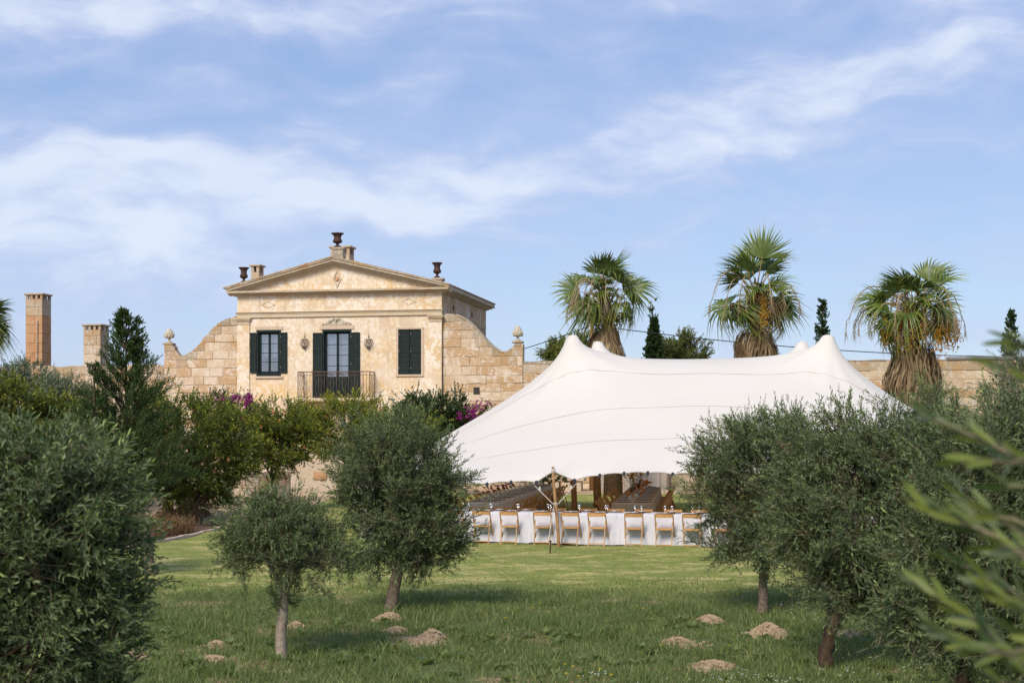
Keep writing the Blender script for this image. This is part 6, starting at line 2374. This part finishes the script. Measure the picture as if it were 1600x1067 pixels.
MOUNDS = [(608, 966, 25, 9), (620, 988, 20, 6), (675, 996, 22, 11), (650, 1008, 44, 5), (1108, 971, 22, 7), (1200, 988, 30, 15), (1328, 994, 26, 9), (205, 1033, 30, 7), (462, 980, 14, 6), (338, 1012, 18, 6), (1060, 1008, 30, 7), (330, 1040, 30, 6), (1115, 1045, 34, 6)]
MD = []
for (px, py, rx, ry) in MOUNDS:
    c = G(px, py + ry * .7)
    MD.append((c.x, c.y, rx / F * c.y * 1.15, ry / F * c.y * 1.5))


def blades(n, y0, y1, hlo, hhi, w, name, tint0, segs=2, dens=None):
    # uniform over the trapezoid seen by the camera (plus margin)
    y = np.sqrt(g.uniform(y0 ** 2, y1 ** 2, n))
    x = g.uniform(-.395, .395, n) * y
    keep = x > lawn_left(y) + .05
    if dens is not None:
        keep &= g.random(n) < dens(x, y)
    for (mx, my, mr, mh) in MD:
        keep &= ((x - mx) ** 2 / (mr * 1.0) ** 2 + (y - my) ** 2 / (mr * 1.25) ** 2) > g.uniform(.0, 1.1, n) ** .8
    x, y = x[keep], y[keep]
    n = len(x)
    z = .045 + wob(x, y)
    th = g.uniform(0, 2 * np.pi, n)
    h = g.uniform(hlo, hhi, n) * np.where(y > 21, np.clip(1 - (y - 21) * .10, .4, 1), 1) * (1 + .35 * nz(x * .8, y * .8)) * (1 + .35 * nz(x * 2.3 + 5, y * 2.3))
    ln = g.normal(0, .55, (n, 2)) * h[:, None]
    wd = np.stack([np.cos(th), np.sin(th)], -1) * (w * g.uniform(.6, 1.3, n))[:, None]
    b0 = np.stack([x, y, z], -1)
    tip = b0 + np.stack([ln[:, 0], ln[:, 1], h], -1)
    W3 = np.concatenate([wd, np.zeros((n, 1))], 1)
    tn = np.clip(tint0(x, y) + g.normal(0, .14, n), .02, .98)
    if segs == 2:
        mid = b0 + np.stack([ln[:, 0] * .3, ln[:, 1] * .3, h * .62], -1)
        V = np.stack([b0 - W3, b0 + W3, mid - W3 * .75, mid + W3 * .75, tip], 1)
        o = (np.arange(n) * 5)[:, None]
        F_ = np.concatenate([o + [0, 1, 3], o + [0, 3, 2], o + [2, 3, 4]], 0)
        k = 5
    else:
        V = np.stack([b0 - W3, b0 + W3, tip], 1)
        o = (np.arange(n) * 3)[:, None]
        F_ = o + [0, 1, 2]
        k = 3
    tt = np.repeat(tn, k)
    o_ = link(name, np_mesh(name, V.reshape(-1, 3), F_, np.stack([tt, 0 * tt, 0 * tt], -1)), M['grass'], kind='stuff')
    return o_


def bare(x, y):
    return np.clip(1.15 - 2.6 * np.clip(nz(x * .9 + 3, y * .8 + 1) + .3 * nz(x * 3.3, y * 3.1) - .25, 0, 1), .08, 1)


o_ = blades(165000, 15.0, 27.0, .035, .12, .0048, 'rough_grass', lambda x, y: .42 + .13 * nz(x * 1.1, y * .9) + .12 * nz(x * 3.7, y * 4.3), 2, lambda x, y: bare(x, y) * np.clip((27 - y) / 4.5, 0, 1))
tag(o_, 'rough dark green unmown grass in the near garden', 'grass')
o_ = blades(150000, 22.0, 42, .018, .042, .0050, 'mown_grass', lambda x, y: .52 + .22 * nz(x * .9, y * 1.9) + .22 * nz(x * 4.1, y * 5.3), 1, lambda x, y: np.clip((y - 22.0) / 4.0, 0, 1))
tag(o_, 'short mown lawn grass with straw coloured streaks', 'grass')
o_ = blades(22000, 15.2, 23.4, .10, .21, .006, 'tall_grass', lambda x, y: .36 + .10 * nz(x, y), 2, lambda x, y: np.clip(nz(x * 1.2 + 2, y * 1.1) * 2.6 - .35, 0, 1))
tag(o_, 'taller bluish grass tufts scattered through the near garden', 'grass')

# broad leaved weeds
n = 650
y = np.sqrt(g.uniform(15.3 ** 2, 20.5 ** 2, n)); x = g.uniform(-.33, .38, n) * y
kp = (nz(x * 1.1 - 2, y * 1.3 + 4) > -.05)
x, y = x[kp], y[kp]
n = len(x)
p = np.stack([x, y, .06 + wob(x, y)], -1)
k = 7
az_ = (np.arange(k) * 2.4)[None] + g.uniform(0, 6.28, (n, 1))
ld = unit(np.stack([np.cos(az_), np.sin(az_), g.uniform(.35, 1.1, (n, k))], -1))
sd_ = np.stack([-np.sin(az_), np.cos(az_), 0 * az_], -1)
le = g.uniform(.05, .13, (n, 1, 1)) * g.uniform(.8, 1.2, (n, k, 1))
V = np.stack([p[:, None] + 0 * ld, p[:, None] + ld * le * .55 + sd_ * le * .36, p[:, None] + ld * le, p[:, None] + ld * le * .55 - sd_ * le * .36], 2).reshape(-1, 3)
o = (np.arange(n * k) * 4)[:, None]
tt = np.repeat(np.clip(g.normal(.45, .13, n * k), 0, 1), 4)
o_ = link('weed_leaves', np_mesh('weed_leaves', V, np.concatenate([o + [0, 1, 2], o + [0, 2, 3]]), np.stack([tt, 0 * tt, 0 * tt], -1)), M['grass'], kind='stuff')
tag(o_, 'broad leaved weeds spread through the rough grass', 'weeds')

# small flowers
for nm, mt, pts in (('yellow_flowers', 'yellow_flower', [(833, 949), (844, 942), (790, 965), (995, 946), (1005, 950), (883, 1037), (895, 1041), (937, 1045), (955, 1054), (1033, 1007), (884, 1052), (1140, 1008), (904, 1056), (1137, 928), (1152, 928)]),
                    ('white_flowers', 'white_flower', None)):
    b = MB()
    if pts is None:
        pts = []
        for (cx_, cy_, s1, s2, nn_) in ((930, 1050, 12, 4, 16), (1160, 1063, 60, 5, 26), (1215, 1060, 40, 5, 14), (1270, 965, 8, 6, 8), (1235, 940, 10, 4, 6), (1330, 1050, 30, 8, 14), (1150, 1050, 20, 5, 10)):
            pts += [(cx_ + g.normal(0, s1), min(cy_ + g.normal(0, s2), 1075)) for _ in range(nn_)]
    for (px, py) in pts:
        q = G(px, py)
        z = .16 + .05 * g.random()
        # keep the bloom on the sight line through the spot it is seen at
        sc_ = (CH - z) / CH
        q = Vector((q.x * sc_, q.y * sc_, z))
        r_ = .010 if nm[0] == 'w' else .018
        for a in range(5):
            t = a * 1.257
            b.add([(q.x, q.y, z), (q.x + math.cos(t) * r_ - math.sin(t) * r_ * .4, q.y + math.sin(t) * r_ + math.cos(t) * r_ * .4, z + r_ * .5), (q.x + math.cos(t) * r_ + math.sin(t) * r_ * .4, q.y + math.sin(t) * r_ - math.cos(t) * r_ * .4, z + r_ * .5)], [(0, 1, 2)])
        b.sphere((q.x, q.y, z), r_ * .45, 5, 4)
    o_ = b.build(nm, M[mt], kind='stuff')
    tag(o_, ('tiny yellow' if nm[0] == 'y' else 'tiny white') + ' wildflowers dotted in the rough grass', 'flowers')

# soil heaps
mlab = ['oval sandy heap at the foot of the leaning olive trunk', 'low sandy heap just below the one at the leaning trunk', 'highest sandy heap of the group right of the small olive', 'thin spread of sandy soil joining the heaps right of the small olive',
        'flat sandy heap left of the largest one, near the slim olive trunk', 'largest tan sandy heap right of the slim olive trunk', 'sandy heap seen just past the crooked dark trunk', 'low sandy heap at the edge of the large left olive',
        'small sandy heap just right of the pale bare trunk', 'small sandy patch left of the pale bare trunk', 'low reddish soil patch left of the largest sandy heap',
        'reddish soil patch in the lowest grass left of the pale bare trunk', 'reddish bare patch in the lowest grass near the white flowers']
for (mx, my, mr, mh), lb, (px, py, rx, ry) in zip(MD, mlab, MOUNDS):
    nr, na = 12, 26
    V, Fq = [], []
    ph = g.uniform(0, 6.28, 4)
    H = max(.03, mh * .95)
    for i_ in range(nr + 1):
        q = i_ / nr
        for k in range(na):
            a = 2 * math.pi * k / na
            rr = mr * q * (1 + .22 * math.sin(2 * a + ph[0]) + .16 * math.sin(5 * a + ph[1]) + .08 * math.sin(9 * a + ph[3]))
            z = H * (1 - q ** 1.5) ** 1.3 * (1 + .25 * math.sin(3 * a + ph[2]) * q) + (g.normal(0, .010 + .05 * H) if q < .97 else -.02) + .04
            V.append((rr * math.cos(a), rr * math.sin(a) * 1.2, z))
    for i_ in range(nr):
        for k in range(na):
            a, c_ = i_ * na + k, i_ * na + (k + 1) % na
            Fq.append((a, a + na, c_ + na, c_))
    # loose clods
    r = empty('soil_heap', (mx, my, float(wob(mx, my))), 0, lb, 'soil heap', 'sandy soil heaps in the grass')
    link('heap', np_mesh('heap', np.array(V), np.array(Fq), smooth=False), M['mound'], r)
    b = MB()
    for k in range(int(240 * mr / .3)):
        a = g.uniform(0, 6.28); q = abs(g.normal(0, .7))
        rr = mr * min(q, 2.0)
        z = H * max(0, 1 - min(rr / mr, 1) ** 1.7) ** 1.15 + .05
        s_ = g.uniform(.006, .020)
        x_, y_ = rr * math.cos(a), rr * math.sin(a) * 1.2
        b.add([(x_ - s_, y_ - s_, z - .005), (x_ + s_, y_ - s_ * .6, z - .005), (x_ + s_ * .3, y_ + s_, z - .005), (x_, y_, z + s_)], [(0, 1, 3), (1, 2, 3), (2, 0, 3)])
    b.build('clods', M['mound'], r, kind='stuff')

# ================================================================== NEAR OLIVE TWIGS AT THE RIGHT (out of focus)
nroot = empty('olive_tree', (2.05, 2.35, 0), 0, 'olive branches very close to us at the right edge, blurred', 'tree', 'olive trees in the garden')
b = MB()
b.tube([(0, 0, 0), (.02, .02, 1.2), (-.03, 0, 2.0), (0, 0, 3.2)], [.10, .08, .06, .03], 10); b.build('trunk', M['bark'], nroot)
leafg = np.random.default_rng(55)


def leaf_mesh(seed):
    g_ = random.Random(seed)
    V = []
    st = [(0, .0), (.12, .35), (.32, .48), (.55, .50), (.78, .36), (.93, .16), (1, 0)]
    cur = g_.uniform(-.12, .22)
    for q, w in st:
        z = -cur * q * q
        V += [(q, -w * .19, z + .02), (q, 0, z), (q, w * .19, z + .02)]
    Fq = []
    for k in range(len(st) - 1):
        o = k * 3
        Fq += [(o, o + 3, o + 4, o + 1), (o + 1, o + 4, o + 5, o + 2)]
    tv = g_.uniform(.22, .9)
    me = np_mesh('leaf', np.array(V), np.array(Fq), np.full((len(V), 3), tv), smooth=True)
    me.materials.append(M['olive_near'])
    return me


LEAF = [leaf_mesh(s) for s in range(8)]
nleaf = 0
# (start px,py,D) -> (end px,py,D): the shoots as they hang in front of the lens
SH = [(a0, e0, int(n0 * 1.35)) for a0, e0, n0 in [((1640, 1085, 1.75), (1415, 905, 1.95), 22), ((1700, 960, 1.8), (1440, 790, 1.9), 20), ((1680, 990, 1.7), (1530, 915, 1.75), 12), ((1690, 860, 1.9), (1480, 800, 2.0), 16),
      ((1700, 770, 1.8), (1425, 640, 2.0), 16), ((1690, 620, 1.75), (1545, 560, 1.85), 10), ((1680, 700, 1.7), (1490, 715, 1.85), 10), ((1660, 1000, 1.65), (1500, 1010, 1.8), 12),
      ((1690, 880, 1.6), (1560, 850, 1.7), 10), ((1650, 1130, 1.7), (1530, 1050, 1.8), 8), ((1700, 560, 1.9), (1570, 530, 1.95), 8), ((1690, 1020, 1.9), (1480, 870, 2.1), 16), ((1700, 800, 2.0), (1560, 760, 2.1), 8), ((1690, 1080, 1.9), (1450, 980, 2.0), 16), ((1690, 930, 2.1), (1500, 770, 2.2), 14), ((1700, 1100, 1.7), (1575, 980, 1.8), 10)]]
for (a_, e_, nl) in SH:
    A = P(*a_); E = P(*e_)
    sh = MB()
    org = nroot.location
    mid = A.lerp(E, .5) + Vector((0, 0, leafg.uniform(-.015, .03)))
    att = Vector((org.x, org.y, A.z - .12))
    sh.tube([att - org, att.lerp(A, .6) - org + Vector((0, 0, .03)), A - org, A.lerp(mid, .5) - org, mid - org, mid.lerp(E, .5) - org, E - org], [.012, .007, .0042, .0036, .003, .0022, .0012], 6)
    so = sh.build('branch', M['twig'], nroot)
    for k in range(nl):
        q = (k // 2 + .4) / ((nl + 1) // 2)
        p = (A.lerp(mid, q * 2) if q < .5 else mid.lerp(E, q * 2 - 1))
        d = (E - A).normalized()
        pr = d.orthogonal().normalized(); pr2 = d.cross(pr)
        ph = (k % 2) * math.pi + (k // 2) * 1.57 + leafg.normal(0, .3)
        sdv = pr * math.cos(ph) + pr2 * math.sin(ph)
        sp_ = leafg.uniform(.45, .8) * (1 - .5 * q)
        ldv = (d * math.cos(sp_) + sdv * math.sin(sp_)).normalized()
        yv = ldv.cross(d).normalized() if ldv.cross(d).length > .1 else pr
        yv = (yv + Vector(leafg.normal(0, .5, 3))).normalized(); yv = (yv - ldv * yv.dot(ldv)).normalized()
        zv = ldv.cross(yv)
        ln = leafg.uniform(.034, .056)
        lo = bpy.data.objects.new('leaf', LEAF[int(leafg.integers(0, 8))])
        COL.objects.link(lo); lo.parent = so
        lo.matrix_local = Matrix.Translation(p - org) @ Matrix((ldv, yv, zv)).transposed().to_4x4() @ Matrix.Diagonal((ln, ln * 1.05, ln, 1))
        nleaf += 1
c_ = P(864, 747, 63.3)
make_tree('potted_shrub', 'dark green leafy plant on the stone bench seen through the tent arch', c_.x, c_.y, [(0, 0, 0, .75, .3, .28), (.4, 0, .05, .35, .25, .25), (-.45, 0, 0, .35, .25, .22)], 260, 8, .09, .05, 'dark_shrub', 300, cat='potted plant', shootL=(.08, .18), zground=c_.z, tint0=.35, shrink=.1)
